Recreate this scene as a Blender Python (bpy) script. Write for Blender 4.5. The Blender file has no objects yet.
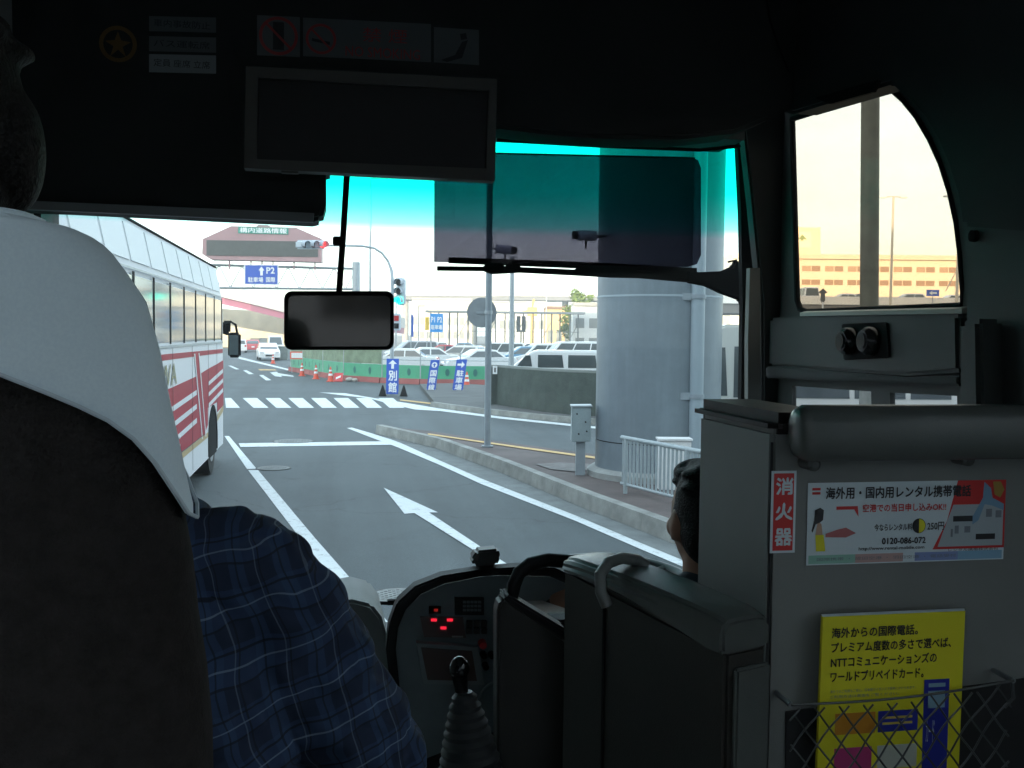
import bpy, bmesh, math, random
from mathutils import Vector, Matrix, noise
from mathutils.geometry import tessellate_polygon
random.seed(7)
R = math.radians
S = bpy.context.scene
COL = S.collection

# ------------------------------------------------------------------ camera, sky, sun, exposure
F_PX, EYE = 996.0, Vector((0, 0, 2.3))
YAW, PITCH, ROLL = R(10.2), R(-2.82), R(0.6)
fwd = Vector((math.sin(YAW) * math.cos(PITCH), math.cos(YAW) * math.cos(PITCH), math.sin(PITCH)))
rgt = Vector((math.cos(YAW), -math.sin(YAW), 0))
upv = rgt.cross(fwd)
rgt2 = rgt * math.cos(ROLL) + upv * math.sin(ROLL)
up2 = upv * math.cos(ROLL) - rgt * math.sin(ROLL)
cd = bpy.data.cameras.new('camera'); cam = bpy.data.objects.new('camera', cd); COL.objects.link(cam)
cd.sensor_width = 36; cd.lens = F_PX / 1024 * 36; cd.clip_start = 0.03; cd.clip_end = 4000
M4 = Matrix((rgt2, up2, -fwd)).transposed().to_4x4(); M4.translation = EYE
cam.matrix_world = M4; S.camera = cam

SUN_EL, SUN_AZ = R(13), R(208)      # azimuth of the sun, clockwise from +Y
w = bpy.data.worlds.new('World'); S.world = w; w.use_nodes = True
nt = w.node_tree; bg = nt.nodes['Background']
sky = nt.nodes.new('ShaderNodeTexSky'); sky.sky_type = 'NISHITA'; sky.sun_disc = False
sky.sun_elevation = SUN_EL; sky.sun_rotation = SUN_AZ; sky.air_density = 1.0; sky.dust_density = 1.6; sky.ozone_density = 1.0
cl_t = nt.nodes.new('ShaderNodeTexCoord'); cl_m = nt.nodes.new('ShaderNodeMapping'); cl_m.inputs['Scale'].default_value = (1.2, 1.2, 4.5)
cl_n = nt.nodes.new('ShaderNodeTexNoise'); cl_n.inputs['Scale'].default_value = 2.2; cl_n.inputs['Detail'].default_value = 7; cl_n.inputs['Roughness'].default_value = .6
cl_r = nt.nodes.new('ShaderNodeMapRange'); cl_r.inputs[1].default_value = .3; cl_r.inputs[2].default_value = .7; cl_r.inputs[3].default_value = .45; cl_r.inputs[4].default_value = .9
cl_x = nt.nodes.new('ShaderNodeMix'); cl_x.data_type = 'RGBA'; cl_x.inputs[7].default_value = (1.95, 2.25, 2.45, 1)   # thin pale evening cloud over the clear sky
nt.links.new(cl_t.outputs['Generated'], cl_m.inputs[0]); nt.links.new(cl_m.outputs[0], cl_n.inputs[0]); nt.links.new(cl_n.outputs['Fac'], cl_r.inputs[0])
nt.links.new(cl_r.outputs[0], cl_x.inputs[0]); nt.links.new(sky.outputs[0], cl_x.inputs[6]); nt.links.new(cl_x.outputs[2], bg.inputs[0]); bg.inputs[1].default_value = 0.15
sl = bpy.data.lights.new('sun', 'SUN'); so = bpy.data.objects.new('sun', sl); COL.objects.link(so)
sl.energy = 2.0; sl.angle = R(0.5); sl.color = (1, .82, .6)
sd = Vector((math.sin(SUN_AZ) * math.cos(SUN_EL), math.cos(SUN_AZ) * math.cos(SUN_EL), math.sin(SUN_EL)))
so.rotation_euler = sd.to_track_quat('Z', 'Y').to_euler()
S.view_settings.view_transform = 'Standard'; S.view_settings.look = 'None'
S.view_settings.exposure = 2.76; S.view_settings.gamma = 1
S.cycles.max_bounces = 9; S.cycles.transparent_max_bounces = 16; S.cycles.use_denoising = True
S.cycles.caustics_reflective = False; S.cycles.caustics_refractive = False
S.cycles.sample_clamp_indirect = 4

# ------------------------------------------------------------------ survey helpers: a sight line to a real place
def ray(px, py): return fwd + rgt2 * ((px - 512) / F_PX) + up2 * ((384 - py) / F_PX)
def P(px, py, D): return EYE + ray(px, py) * D
def PP(px, py, axis, val):            # on the plane x/y/z = val
    r = ray(px, py); return EYE + r * ((val - EYE[axis]) / r[axis])
def G(px, py, z=0.0): return PP(px, py, 2, z)
def base(px, D, z=0.0):               # ground point at a sight line's column and depth
    p = P(px, 335, D); return Vector((p.x, p.y, z))
def zat(py, D, px=512): return P(px, py, D).z

# ------------------------------------------------------------------ materials
MC = {}
def mat(name, col, rough=.6, metal=0, nscale=0, namt=0, bump=0, bscale=None, spec=.5, emit=None, coat=0):
    if name in MC: return MC[name]
    m = bpy.data.materials.new(name); m.use_nodes = True; t = m.node_tree; b = t.nodes['Principled BSDF']
    b.inputs['Base Color'].default_value = (*col, 1); b.inputs['Roughness'].default_value = rough
    b.inputs['Metallic'].default_value = metal; b.inputs['Specular IOR Level'].default_value = spec
    b.inputs['Coat Weight'].default_value = coat
    tc = t.nodes.new('ShaderNodeTexCoord')
    if nscale:
        n = t.nodes.new('ShaderNodeTexNoise'); n.inputs['Scale'].default_value = nscale; n.inputs['Detail'].default_value = 6
        n.inputs['Roughness'].default_value = .65
        t.links.new(tc.outputs['Object'], n.inputs['Vector'])
        r = t.nodes.new('ShaderNodeValToRGB')
        r.color_ramp.elements[0].position = .3; r.color_ramp.elements[1].position = .7
        r.color_ramp.elements[0].color = (*[c * (1 - namt) for c in col], 1)
        r.color_ramp.elements[1].color = (*[min(1, c * (1 + namt)) for c in col], 1)
        t.links.new(n.outputs['Fac'], r.inputs[0]); t.links.new(r.outputs[0], b.inputs['Base Color'])
    if bump:
        n2 = t.nodes.new('ShaderNodeTexNoise'); n2.inputs['Scale'].default_value = bscale or 200; n2.inputs['Detail'].default_value = 3
        t.links.new(tc.outputs['Object'], n2.inputs['Vector'])
        bp = t.nodes.new('ShaderNodeBump'); bp.inputs['Strength'].default_value = bump; bp.inputs['Distance'].default_value = .01
        t.links.new(n2.outputs['Fac'], bp.inputs['Height']); t.links.new(bp.outputs[0], b.inputs['Normal'])
    if emit:
        b.inputs['Emission Color'].default_value = (*emit[0], 1); b.inputs['Emission Strength'].default_value = emit[1]
    MC[name] = m; return m

def glass(name, col, gloss=.04, ramp=None):
    m = bpy.data.materials.new(name); m.use_nodes = True; t = m.node_tree; t.nodes.clear()
    o = t.nodes.new('ShaderNodeOutputMaterial'); mx = t.nodes.new('ShaderNodeMixShader')
    tr = t.nodes.new('ShaderNodeBsdfTransparent'); gl = t.nodes.new('ShaderNodeBsdfGlossy')
    gl.inputs['Roughness'].default_value = .02; tr.inputs[0].default_value = (*col, 1); mx.inputs[0].default_value = gloss
    if ramp:
        g = t.nodes.new('ShaderNodeNewGeometry'); sp = t.nodes.new('ShaderNodeSeparateXYZ')
        mr = t.nodes.new('ShaderNodeMapRange'); mr.inputs[1].default_value = ramp[0]; mr.inputs[2].default_value = ramp[1]
        cr = t.nodes.new('ShaderNodeValToRGB')
        t.links.new(g.outputs['Position'], sp.inputs[0]); t.links.new(sp.outputs[2], mr.inputs[0])
        t.links.new(mr.outputs[0], cr.inputs[0])
        e = cr.color_ramp.elements
        e[0].position = ramp[2][0][0]; e[0].color = (*ramp[2][0][1], 1); e[1].position = ramp[2][-1][0]; e[1].color = (*ramp[2][-1][1], 1)
        for p, c in ramp[2][1:-1]:
            q = e.new(p); q.color = (*c, 1)
        t.links.new(cr.outputs[0], tr.inputs[0])
    t.links.new(tr.outputs[0], mx.inputs[1]); t.links.new(gl.outputs[0], mx.inputs[2]); t.links.new(mx.outputs[0], o.inputs[0])
    MC[name] = m; return m

# ------------------------------------------------------------------ mesh builder
class MB:
    def __init__(s): s.bm = bmesh.new()
    def hull8(s, p):                                    # p: 4 bottom, 4 top
        v = [s.bm.verts.new(q) for q in p]
        for f in ((3,2,1,0),(4,5,6,7),(0,1,5,4),(1,2,6,5),(2,3,7,6),(3,0,4,7)): s.bm.faces.new([v[i] for i in f])
        return s
    def box(s, x0, x1, y0, y1, z0, z1):
        return s.hull8([(x0,y0,z0),(x1,y0,z0),(x1,y1,z0),(x0,y1,z0),(x0,y0,z1),(x1,y0,z1),(x1,y1,z1),(x0,y1,z1)])
    def obox(s, c, dx, dy, dz):                         # centre, three half-axis vectors
        c = Vector(c); dx, dy, dz = Vector(dx), Vector(dy), Vector(dz)
        return s.hull8([c-dx-dy-dz, c+dx-dy-dz, c+dx+dy-dz, c-dx+dy-dz, c-dx-dy+dz, c+dx-dy+dz, c+dx+dy+dz, c-dx+dy+dz])
    def prism(s, poly, ext, holes=()):
        loops = [[Vector(p) for p in poly]] + [[Vector(p) for p in h] for h in holes]
        ext = Vector(ext); allp = [p for l in loops for p in l]
        a = [s.bm.verts.new(p) for p in allp]; b = [s.bm.verts.new(p + ext) for p in allp]
        if len(loops) == 1:
            try: s.bm.faces.new(a); s.bm.faces.new(b[::-1])
            except ValueError: pass
        else:
            for t in tessellate_polygon(loops):
                try: s.bm.faces.new([a[i] for i in t]); s.bm.faces.new([b[i] for i in t][::-1])
                except ValueError: pass
        k = 0
        for l in loops:
            n = len(l)
            for i in range(n):
                j = (i + 1) % n
                s.bm.faces.new((a[k+i], a[k+j], b[k+j], b[k+i]))
            k += n
        return s
    def tube(s, pts, r, n=10, caps=True):
        pts = [Vector(p) for p in pts]; rr = r if isinstance(r, (list, tuple)) else [r] * len(pts)
        rings = []; prev = None
        for i, p in enumerate(pts):
            d = (pts[min(i+1, len(pts)-1)] - pts[max(i-1, 0)]).normalized()
            if prev is None:
                a = Vector((0,0,1)) if abs(d.z) < .9 else Vector((1,0,0)); u = d.cross(a).normalized()
            else: u = (prev - d * prev.dot(d)).normalized()
            prev = u; v = d.cross(u)
            rings.append([s.bm.verts.new(p + (u*math.cos(2*math.pi*k/n) + v*math.sin(2*math.pi*k/n)) * rr[i]) for k in range(n)])
        for a, b in zip(rings, rings[1:]):
            for k in range(n): s.bm.faces.new((a[k], a[(k+1)%n], b[(k+1)%n], b[k]))
        if caps: s.bm.faces.new(rings[0][::-1]); s.bm.faces.new(rings[-1])
        return s
    def rings(s, rings, caps=True, close=True):
        vs = [[s.bm.verts.new(p) for p in r] for r in rings]; n = len(vs[0])
        for a, b in zip(vs, vs[1:]):
            for k in range(n if close else n - 1): s.bm.faces.new((a[k], a[(k+1)%n], b[(k+1)%n], b[k]))
        if caps: s.bm.faces.new(vs[0][::-1]); s.bm.faces.new(vs[-1])
        return s
    def ell(s, c, r, rot=None, seg=20):
        m = Matrix.Translation(c) @ (rot.to_4x4() if rot else Matrix()) @ Matrix.Diagonal((*r, 1))
        bmesh.ops.create_uvsphere(s.bm, u_segments=seg, v_segments=seg//2+2, radius=1, matrix=m); return s
    def bevel(s, wd, seg=2):
        bmesh.ops.remove_doubles(s.bm, verts=s.bm.verts, dist=1e-5)
        bmesh.ops.recalc_face_normals(s.bm, faces=s.bm.faces)
        es = [e for e in s.bm.edges if len(e.link_faces) == 2 and e.calc_face_angle(0) > R(25)]
        bmesh.ops.bevel(s.bm, geom=es, offset=wd, segments=seg, affect='EDGES', clamp_overlap=True); return s
    def build(s, name, m, parent=None, local=False, smooth=True, recalc=True, fix=None):
        off = Vector((0,0,0)); q = parent
        while q is not None: off += q.location; q = q.parent
        if recalc: bmesh.ops.recalc_face_normals(s.bm, faces=s.bm.faces)
        if not local:
            for v in s.bm.verts: v.co -= off
        for f in s.bm.faces: f.smooth = smooth
        if smooth:
            for e in s.bm.edges:
                if len(e.link_faces) != 2 or e.calc_face_angle(0) > R(38): e.smooth = False
        me = bpy.data.meshes.new(name); s.bm.to_mesh(me); s.bm.free()
        if m: me.materials.append(m)
        o = bpy.data.objects.new(name, me); COL.objects.link(o)
        if parent: o.parent = parent
        return o

def tag(o, label=None, cat=None, group=None, kind=None):
    if label: o['label'] = label
    if cat: o['category'] = cat
    if group: o['group'] = group
    if kind: o['kind'] = kind
    return o
def thing(name, label, cat, loc=(0,0,0), rz=0, group=None):
    o = bpy.data.objects.new(name, None); COL.objects.link(o); o.location = loc; o.rotation_euler = (0,0,rz)
    o.empty_display_size = .1
    return tag(o, label, cat, group)
def struct(name, mb, m): return tag(mb.build(name, m), kind='structure')
def center(o):                       # move a lone mesh's origin to its base
    me = o.data; xs = [v.co.copy() for v in me.vertices]
    c = Vector(((min(v.x for v in xs)+max(v.x for v in xs))/2, (min(v.y for v in xs)+max(v.y for v in xs))/2, min(v.z for v in xs)))
    me.transform(Matrix.Translation(-c)); o.location = c; return o

def text(name, body, m, origin, xd, yd, width=None, height=None, parent=None, local=False, align='CENTER', depth=.0006, bold=0):
    cu = bpy.data.curves.new('t', 'FONT'); cu.body = body; cu.size = 1; cu.align_x = 'LEFT'; cu.fill_mode = 'BOTH'; cu.resolution_u = 2
    o = bpy.data.objects.new('t', cu); COL.objects.link(o)
    dg = bpy.context.evaluated_depsgraph_get(); dg.update()
    me = bpy.data.meshes.new_from_object(o.evaluated_get(dg)); bpy.data.objects.remove(o)
    if not me.vertices: return None
    xs = [v.co.x for v in me.vertices]; ys = [v.co.y for v in me.vertices]
    w0, h0 = max(xs) - min(xs), max(ys) - min(ys)
    sx = width / w0 if width else None; sy = height / h0 if height else None
    sx = sx or sy; sy = sy or sx
    cx, cy = (min(xs)+max(xs))/2, (min(ys)+max(ys))/2
    xd, yd = Vector(xd).normalized(), Vector(yd).normalized(); n = xd.cross(yd)
    off = Vector((0,0,0)); q = parent
    while q is not None and not local: off += q.location; q = q.parent
    for v in me.vertices:
        v.co = Vector(origin) - off + xd*((v.co.x-cx)*sx) + yd*((v.co.y-cy)*sy) + n*depth
    if bold:
        bmx = bmesh.new(); bmx.from_mesh(me); bmesh.ops.triangulate(bmx, faces=bmx.faces)
        g0 = bmx.verts[:] + bmx.edges[:] + bmx.faces[:]
        lift = max(.00004, .012*abs(sy)*.02)
        for i, (du, dv) in enumerate(((1,0),(.5,1))):
            dd = bmesh.ops.duplicate(bmx, geom=g0)
            bmesh.ops.translate(bmx, verts=[e for e in dd['geom'] if isinstance(e, bmesh.types.BMVert)], vec=xd*(bold*sx*du)+yd*(bold*sy*dv)+n*lift*(i+1))
        bmx.to_mesh(me); bmx.free()
    me.materials.clear(); me.materials.append(m); me.name = name
    ob = bpy.data.objects.new(name, me); COL.objects.link(ob)
    if parent: ob.parent = parent
    return ob

X, Y, Z = Vector((1,0,0)), Vector((0,1,0)), Vector((0,0,1))
FH = Vector((math.sin(YAW), math.cos(YAW), 0))       # horizontal view direction
RH = rgt.copy()

# ------------------------------------------------------------------ shared materials
black = mat('black_rubber', (.012,.012,.013), .8, spec=.12)
blackp = mat('black_plastic', (.004,.004,.004), .2, spec=.5)
white_paint = mat('white_paint', (.78,.78,.78), .6, nscale=3, namt=.08)
galv = mat('galvanised_steel', (.38,.42,.45), .45, .3, 6, .12)
polegrey = mat('grey_pole_paint', (.27,.31,.34), .5, 0, 5, .12)
concrete = mat('concrete', (.36,.34,.31), .85, 0, 1.5, .22, .3, 20)
cream = mat('cream_wall', (.66,.58,.42), .8, 0, .4, .08)
dglass = mat('dark_window_glass', (.05,.065,.07), .08, spec=.9)
tyre = mat('tyre_rubber', (.02,.02,.02), .85)
rim = mat('wheel_rim', (.5,.5,.52), .35, .8)
whitec = mat('white_car_paint', (.78,.79,.8), .3, coat=.5)
redl = mat('red_lens', (.5,.02,.02), .2)
blue = mat('blue_sign', (.015,.09,.5), .45)
white = mat('white_lettering', (.85,.86,.88), .5)
green_sign = mat('green_sign', (.02,.3,.22), .5)

# ------------------------------------------------------------------ ground, roads, markings
def road_mat():
    m = bpy.data.materials.new('asphalt'); m.use_nodes = True; t = m.node_tree; b = t.nodes['Principled BSDF']
    g = t.nodes.new('ShaderNodeNewGeometry'); L = t.links.new
    def nz(sc, det=6, rough=.6, mp=None):
        n = t.nodes.new('ShaderNodeTexNoise'); n.inputs['Scale'].default_value = sc; n.inputs['Detail'].default_value = det; n.inputs['Roughness'].default_value = rough
        if mp:
            q = t.nodes.new('ShaderNodeMapping'); q.inputs['Rotation'].default_value = (0,0,mp[0]); q.inputs['Scale'].default_value = mp[1]; L(g.outputs['Position'], q.inputs[0]); L(q.outputs[0], n.inputs[0])
        else: L(g.outputs['Position'], n.inputs[0])
        return n.outputs['Fac']
    def ramp(f, p0, c0, p1, c1):
        r = t.nodes.new('ShaderNodeValToRGB'); e = r.color_ramp.elements; e[0].position = p0; e[0].color = (*c0,1); e[1].position = p1; e[1].color = (*c1,1); L(f, r.inputs[0]); return r.outputs[0]
    def mul(a, c):
        x = t.nodes.new('ShaderNodeMix'); x.data_type = 'RGBA'; x.blend_type = 'MULTIPLY'; x.inputs[0].default_value = 1; L(a, x.inputs[6]); L(c, x.inputs[7]); return x.outputs[2]
    fine = nz(55, 5, .8)
    c = ramp(nz(.3, 9, .65), .3, (.054,.069,.075), .7, (.083,.102,.109))
    c = mul(c, ramp(fine, .3, (.62,.62,.62), .72, (1.3,1.3,1.3)))
    c = mul(c, ramp(nz(1, 4, .6, (R(10), (1.1,.05,1))), .38, (.80,.80,.80), .6, (1.06,1.06,1.06)))       # long dark wheel paths
    c = mul(c, ramp(nz(1.1, 8, .75), .30, (.66,.66,.67), .42, (1,1,1)))                                  # stains
    v = t.nodes.new('ShaderNodeTexVoronoi'); v.feature = 'DISTANCE_TO_EDGE'; v.inputs['Scale'].default_value = .22
    wp = t.nodes.new('ShaderNodeVectorMath'); wp.operation = 'ADD'; n4 = t.nodes.new('ShaderNodeTexNoise'); n4.inputs['Scale'].default_value = 1.2; n4.inputs['Detail'].default_value = 6
    L(g.outputs['Position'], n4.inputs[0]); L(g.outputs['Position'], wp.inputs[0]); L(n4.outputs['Color'], wp.inputs[1]); L(wp.outputs[0], v.inputs[0])
    c = mul(c, ramp(v.outputs['Distance'], .0, (.55,.55,.55), .0045, (1,1,1)))                            # cracks
    L(c, b.inputs['Base Color']); b.inputs['Roughness'].default_value = .75
    bp = t.nodes.new('ShaderNodeBump'); bp.inputs['Strength'].default_value = .5; bp.inputs['Distance'].default_value = .012
    L(fine, bp.inputs['Height']); L(bp.outputs[0], b.inputs['Normal'])
    return m
asphalt = road_mat()
def sheet(pts, z, name, m):
    mb = MB(); v = [mb.bm.verts.new((p[0], p[1], z)) for p in pts]; mb.bm.faces.new(v)
    return struct(name, mb, m)
sheet([(-900,-300),(900,-300),(900,1500),(-900,1500)], -.012, 'ground', mat('pale_lot_asphalt', (.13,.13,.125), .85, 0, .3, .2))
sheet([(-60,-40),(60,-40),(60,42),(26,62),(10,75),(4,200),(-60,200)], -.004, 'road', asphalt)

def worn(name, col):
    m = bpy.data.materials.new(name); m.use_nodes = True; t = m.node_tree; b = t.nodes['Principled BSDF']; L = t.links.new
    g = t.nodes.new('ShaderNodeNewGeometry'); n = t.nodes.new('ShaderNodeTexNoise'); n.inputs['Scale'].default_value = 7; n.inputs['Detail'].default_value = 10
    n.inputs['Roughness'].default_value = .85
    r = t.nodes.new('ShaderNodeValToRGB'); e = r.color_ramp.elements; e[0].position = .36; e[0].color = (*[c*.38 for c in col],1); e[1].position = .47; e[1].color = (*col,1)
    L(g.outputs['Position'], n.inputs[0]); L(n.outputs['Fac'], r.inputs[0]); L(r.outputs[0], b.inputs['Base Color']); b.inputs['Roughness'].default_value = .7
    return m
wm = worn('road_paint_white', (.62,.66,.67)); ym = worn('road_paint_yellow', (.55,.36,.14))
MZ = [0]
def mark(name, polys, m=wm, z=.003):
    MZ[0] += 1; z += MZ[0]*.0004; mb = MB()
    for poly in polys:
        mb.bm.faces.new([mb.bm.verts.new(G(x, y, z)) for x, y in poly])
    return struct(name, mb, m)
mark('lane_line', [[(224.5,436),(229,436),(256.5,468.6),(247,469)], [(248,470),(258,470),(315,538),(369.5,600),(388,622),(368,622),(351,600),(300,538)]])
mark('stop_line', [[(238.7,443.2),(389,441.2),(396,444.6),(240.5,446.9)]])
mark('edge_line', [[(347,428),(352,427.6),(374,434),(401,442.5),(440,460),(480,477.5),(576,515),(640,542),(790,604),(780,607),(640,548.8),(576,521),(480,483.5),(440,465),(397,447),(370,437)]])
mark('lane_arrow', [[(383.6,487.6),(438,512.3),(429,512.4),(484,549),(512,567),(497,567),(472,549),(414.5,513),(404.5,513.8)]])
mark('crosswalk_stripes', [[(x, 398), (x+14.5, 398), (x+26, 407.8), (x+11, 407.8)] for x in (242.6,265.4,288.2,311,333.6,356,378.5)] +
     [[(225,398),(231,398),(240,407.8),(226,407.8)]])
mark('lane_dash', [[(228,365.6),(231,365.6),(239.5,369.2),(236,369.4)], [(243,370.3),(246.5,370.2),(254,374),(249,374.2)], [(259,375),(263,375),(271.5,380.2),(266,380.4)]])
mark('kerb_side_line', [[(234,355.8),(241,357.3),(291,369.6),(291,371),(240,359)]])
mark('far_edge_line', [[(319,392.3),(345,393.2),(374,398),(400,402),(440,408.5),(500,416.5),(600,427),(760,444),(760,446),(600,429),(500,418.6),(440,411),(415,409.5),(385,402.5),(369,398.2),(340,395)]])
mark('far_lane_arrow', [[(270,372.5),(277,371.6),(278,373),(293,375.5),(294,376.8),(281,375.6),(282,377),(275,376.2)]])
mark('orange_lettering_on_road', [[(258,369),(275,369.4),(277,370.4),(260,370.4)]], ym)
mark('yellow_line_on_cross_road', [[(400,399.2),(430,402.6),(470,408),(470,409.2),(430,404),(400,400.4)]], ym, z=.004)
# the grey concrete gutter along the island
gut = mat('gutter_concrete', (.15,.165,.165), .85, 0, 3, .25)
mark('gutter', [[(375.4,433.6),(436,448.6),(500,472.5),(584,508.5),(640,530.5),(790,590.5),(790,604),(640,542.5),(576,515.5),(480,478),(440,460.5),(401,443)]], gut, z=.0015)
cover_m = mat('manhole_iron', (.17,.18,.175), .6, .2, 12, .35, .8, 25)
cover_edge = mat('manhole_rim', (.05,.055,.055), .7)
for (cx, cy, hw, lab) in ((293.5,441.2,21,'pale round manhole cover lying on the stop line'), (273.5,468.2,17.5,'pale round manhole cover beside the thick lane line, nearer than the stop line'), (399,596,31,'large patterned manhole cover just above the dashboard, nearest to the bus')):
    c = G(cx, cy, 0); D = (c - EYE).dot(fwd); r = hw * D / F_PX
    t = thing('manhole_cover', lab, 'manhole cover', (c.x, c.y, 0))
    mb = MB(); mb.rings([[c + Vector((math.cos(a)*q*r, math.sin(a)*q*r, zz)) for a in [k*math.pi/24 for k in range(48)]] for q, zz in ((1,-.004),(1,.006),(.9,.006))], caps=False); mb.build('rim', cover_edge, t)
    mb = MB(); mb.rings([[c + Vector((math.cos(a)*q*r, math.sin(a)*q*r, zz)) for a in [k*math.pi/24 for k in range(48)]] for q, zz in ((.9,-.004),(.9,.008))], caps=True)
    for k in range(-6, 7):
        for j in range(-6, 7):
            if math.hypot(k, j) < 6.0 and (k + j) % 2: mb.box(c.x+k*r*.135-.35*r*.13, c.x+k*r*.135+.35*r*.13, c.y+j*r*.135-.35*r*.13, c.y+j*r*.135+.35*r*.13, .009, .012)
    mb.build('plate', cover_m, t)

# traffic island: kerb stones and paving
KH = .2
near_px = [(375.4,433.4),(436,448),(500,472),(584,508),(640,530),(790,590)]
far_px = [(800,482),(700,468),(600,454.5),(492,440),(430,430.6),(385,426.5)]
nearp = [G(x, y, 0) for x, y in near_px]; farp = [G(x, y, KH) for x, y in far_px]
def kerb_m(name):
    m = mat(name, (.26,.265,.25), .9, 0, 2.5, .35, .4, 30); return m
def strip_path(mb, pts, w0, z0, z1, gap=.006, stone=.6):
    for a, b in zip(pts, pts[1:]):
        a, b = Vector((a[0],a[1],0)), Vector((b[0],b[1],0)); L = (b-a).length; d = (b-a)/L; n = Vector((-d.y, d.x, 0)) * w0
        k = max(1, int(L/stone))
        for i in range(k):
            p, q = a + d*(L*i/k+gap), a + d*(L*(i+1)/k)
            mb.hull8([p+Z*z0, q+Z*z0, q+n+Z*z0, p+n+Z*z0, p+Z*z1+n*.12, q+Z*z1+n*.12, q+n+Z*z1, p+n+Z*z1])
mb = MB(); 
# inner side of the near kerb lies to the left when walking away from the camera: test the sign once
d0 = (nearp[2]-nearp[1]).normalized(); n0 = Vector((-d0.y, d0.x, 0)); sgn = 1 if n0.dot(farp[2]-nearp[2]) > 0 else -1
strip_path(mb, nearp, .17*sgn, -.01, KH); struct('island_kerb', mb, kerb_m('kerb_stone'))
inset = []
for i, p in enumerate(nearp):
    a, b = nearp[max(0,i-1)], nearp[min(len(nearp)-1,i+1)]; d = (b-a).normalized(); inset.append(p + Vector((-d.y, d.x, 0))*.165*sgn)
mb = MB(); mb.prism([Vector((p.x,p.y,-.01)) for p in inset+farp], (0,0,KH+.004)); 
def brick_mat(name, c1, c2, mort, sc, rough=.85):
    m = bpy.data.materials.new(name); m.use_nodes = True; t = m.node_tree; b = t.nodes['Principled BSDF']; L = t.links.new
    g = t.nodes.new('ShaderNodeNewGeometry'); br = t.nodes.new('ShaderNodeTexBrick'); br.inputs['Scale'].default_value = sc
    br.inputs['Color1'].default_value = (*c1,1); br.inputs['Color2'].default_value = (*c2,1); br.inputs['Mortar'].default_value = (*mort,1); br.inputs['Mortar Size'].default_value = .012
    n = t.nodes.new('ShaderNodeTexNoise'); n.inputs['Scale'].default_value = 1.3; n.inputs['Detail'].default_value = 6
    mx = t.nodes.new('ShaderNodeMix'); mx.data_type = 'RGBA'; mx.blend_type = 'MULTIPLY'; mx.inputs[0].default_value = .7
    r = t.nodes.new('ShaderNodeValToRGB'); r.color_ramp.elements[0].position=.35; r.color_ramp.elements[0].color=(.55,.55,.55,1); r.color_ramp.elements[1].position=.65
    L(g.outputs['Position'], br.inputs[0]); L(g.outputs['Position'], n.inputs[0]); L(n.outputs['Fac'], r.inputs[0])
    L(br.outputs[0], mx.inputs[6]); L(r.outputs[0], mx.inputs[7]); L(mx.outputs[2], b.inputs['Base Color']); b.inputs['Roughness'].default_value = rough
    return m
struct('island_paving', mb, brick_mat('brown_paving', (.14,.105,.1), (.12,.095,.09), (.08,.075,.07), 4.5))
mark('yellow_line_on_island', [[(428,433.2),(465,438.6),(519,446.2),(594,456.4),(700,470.5),(700,472),(594,458.4),(519,448),(465,440),(428,434.6)]], ym, z=KH+.001)
mark('pale_patch_on_island', [[(536,464),(560,462.5),(594,464),(600,469),(575,471.5),(550,469)]], mat('worn_mortar', (.16,.15,.145), .9, 0, 8, .3), z=KH+.001)

# far pavement in front of the dark wall
fk = [G(x,y,0) for x,y in ((430,406.5),(450,409.5),(480,413.4),(512,417),(545,420.5),(595,425),(700,435),(800,445))]
d1 = (fk[3]-fk[2]).normalized(); n1 = Vector((-d1.y,d1.x,0)); sg = 1 if n1.dot(FH) > 0 else -1
mb = MB(); strip_path(mb, fk, .16*sg, -.01, .15); struct('pavement_kerb', mb, kerb_m('kerb_stone'))
back = [base(800,40), base(595,40), base(500,42), base(455,44), base(420,43)]
fi = [p + Vector((-(fk[min(i+1,len(fk)-1)]-fk[max(i-1,0)]).normalized().y, (fk[min(i+1,len(fk)-1)]-fk[max(i-1,0)]).normalized().x, 0))*.155*sg for i,p in enumerate(fk)]
mb = MB(); mb.prism([Vector((p.x,p.y,-.01)) for p in fi+back], (0,0,.155)); struct('pavement', mb, mat('pavement_concrete', (.085,.09,.09), .9, 0, 1.2, .3))

# ------------------------------------------------------------------ dark curved wall
wt = [(491,404.5),(497,404.5),(515,407.6),(545,412),(570,414.5),(600,416.5),(640,419.5)]
wp = [G(x, y, .145) for x, y in wt]
t = thing('low_wall', 'dark green grey low wall with pale coping curving behind the lamp pole', 'wall', (wp[3].x, wp[3].y, .145))
def ribbon(mb, pts, th, z0, z1):
    for i in range(len(pts)-1):
        a, b = pts[i], pts[i+1]; d = (b-a).normalized(); n = Vector((-d.y,d.x,0)); n = n if n.dot(FH) > 0 else -n
        mb.hull8([Vector((*a.xy,z0)), Vector((*b.xy,z0)), Vector((*(b+n*th).xy,z0)), Vector((*(a+n*th).xy,z0)), Vector((*a.xy,z1)), Vector((*b.xy,z1)), Vector((*(b+n*th).xy,z1)), Vector((*(a+n*th).xy,z1))])
wall_pts = []
for i in range(len(wp)-1):
    for k in range(4): wall_pts.append(wp[i].lerp(wp[i+1], k/4))
wall_pts.append(wp[-1])
wallm = mat('green_grey_wall', (.055,.072,.064), .9, 0, 2.2, .3, .8, 18)
mb = MB(); ribbon(mb, wall_pts, .22, .14, 1.30); mb.build('panel', wallm, t)
mb = MB(); ribbon(mb, [p - FH*.02 for p in wall_pts], .26, 1.303, 1.37); mb.build('coping', mat('coping', (.2,.22,.21), .8), t)
mb = MB(); q = PP(495, 370, 1, wp[0].y - .12); mb.obox(q, RH*.07, FH*.004, Z*.125)
sg1 = mb.build('notice', white, t)
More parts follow.
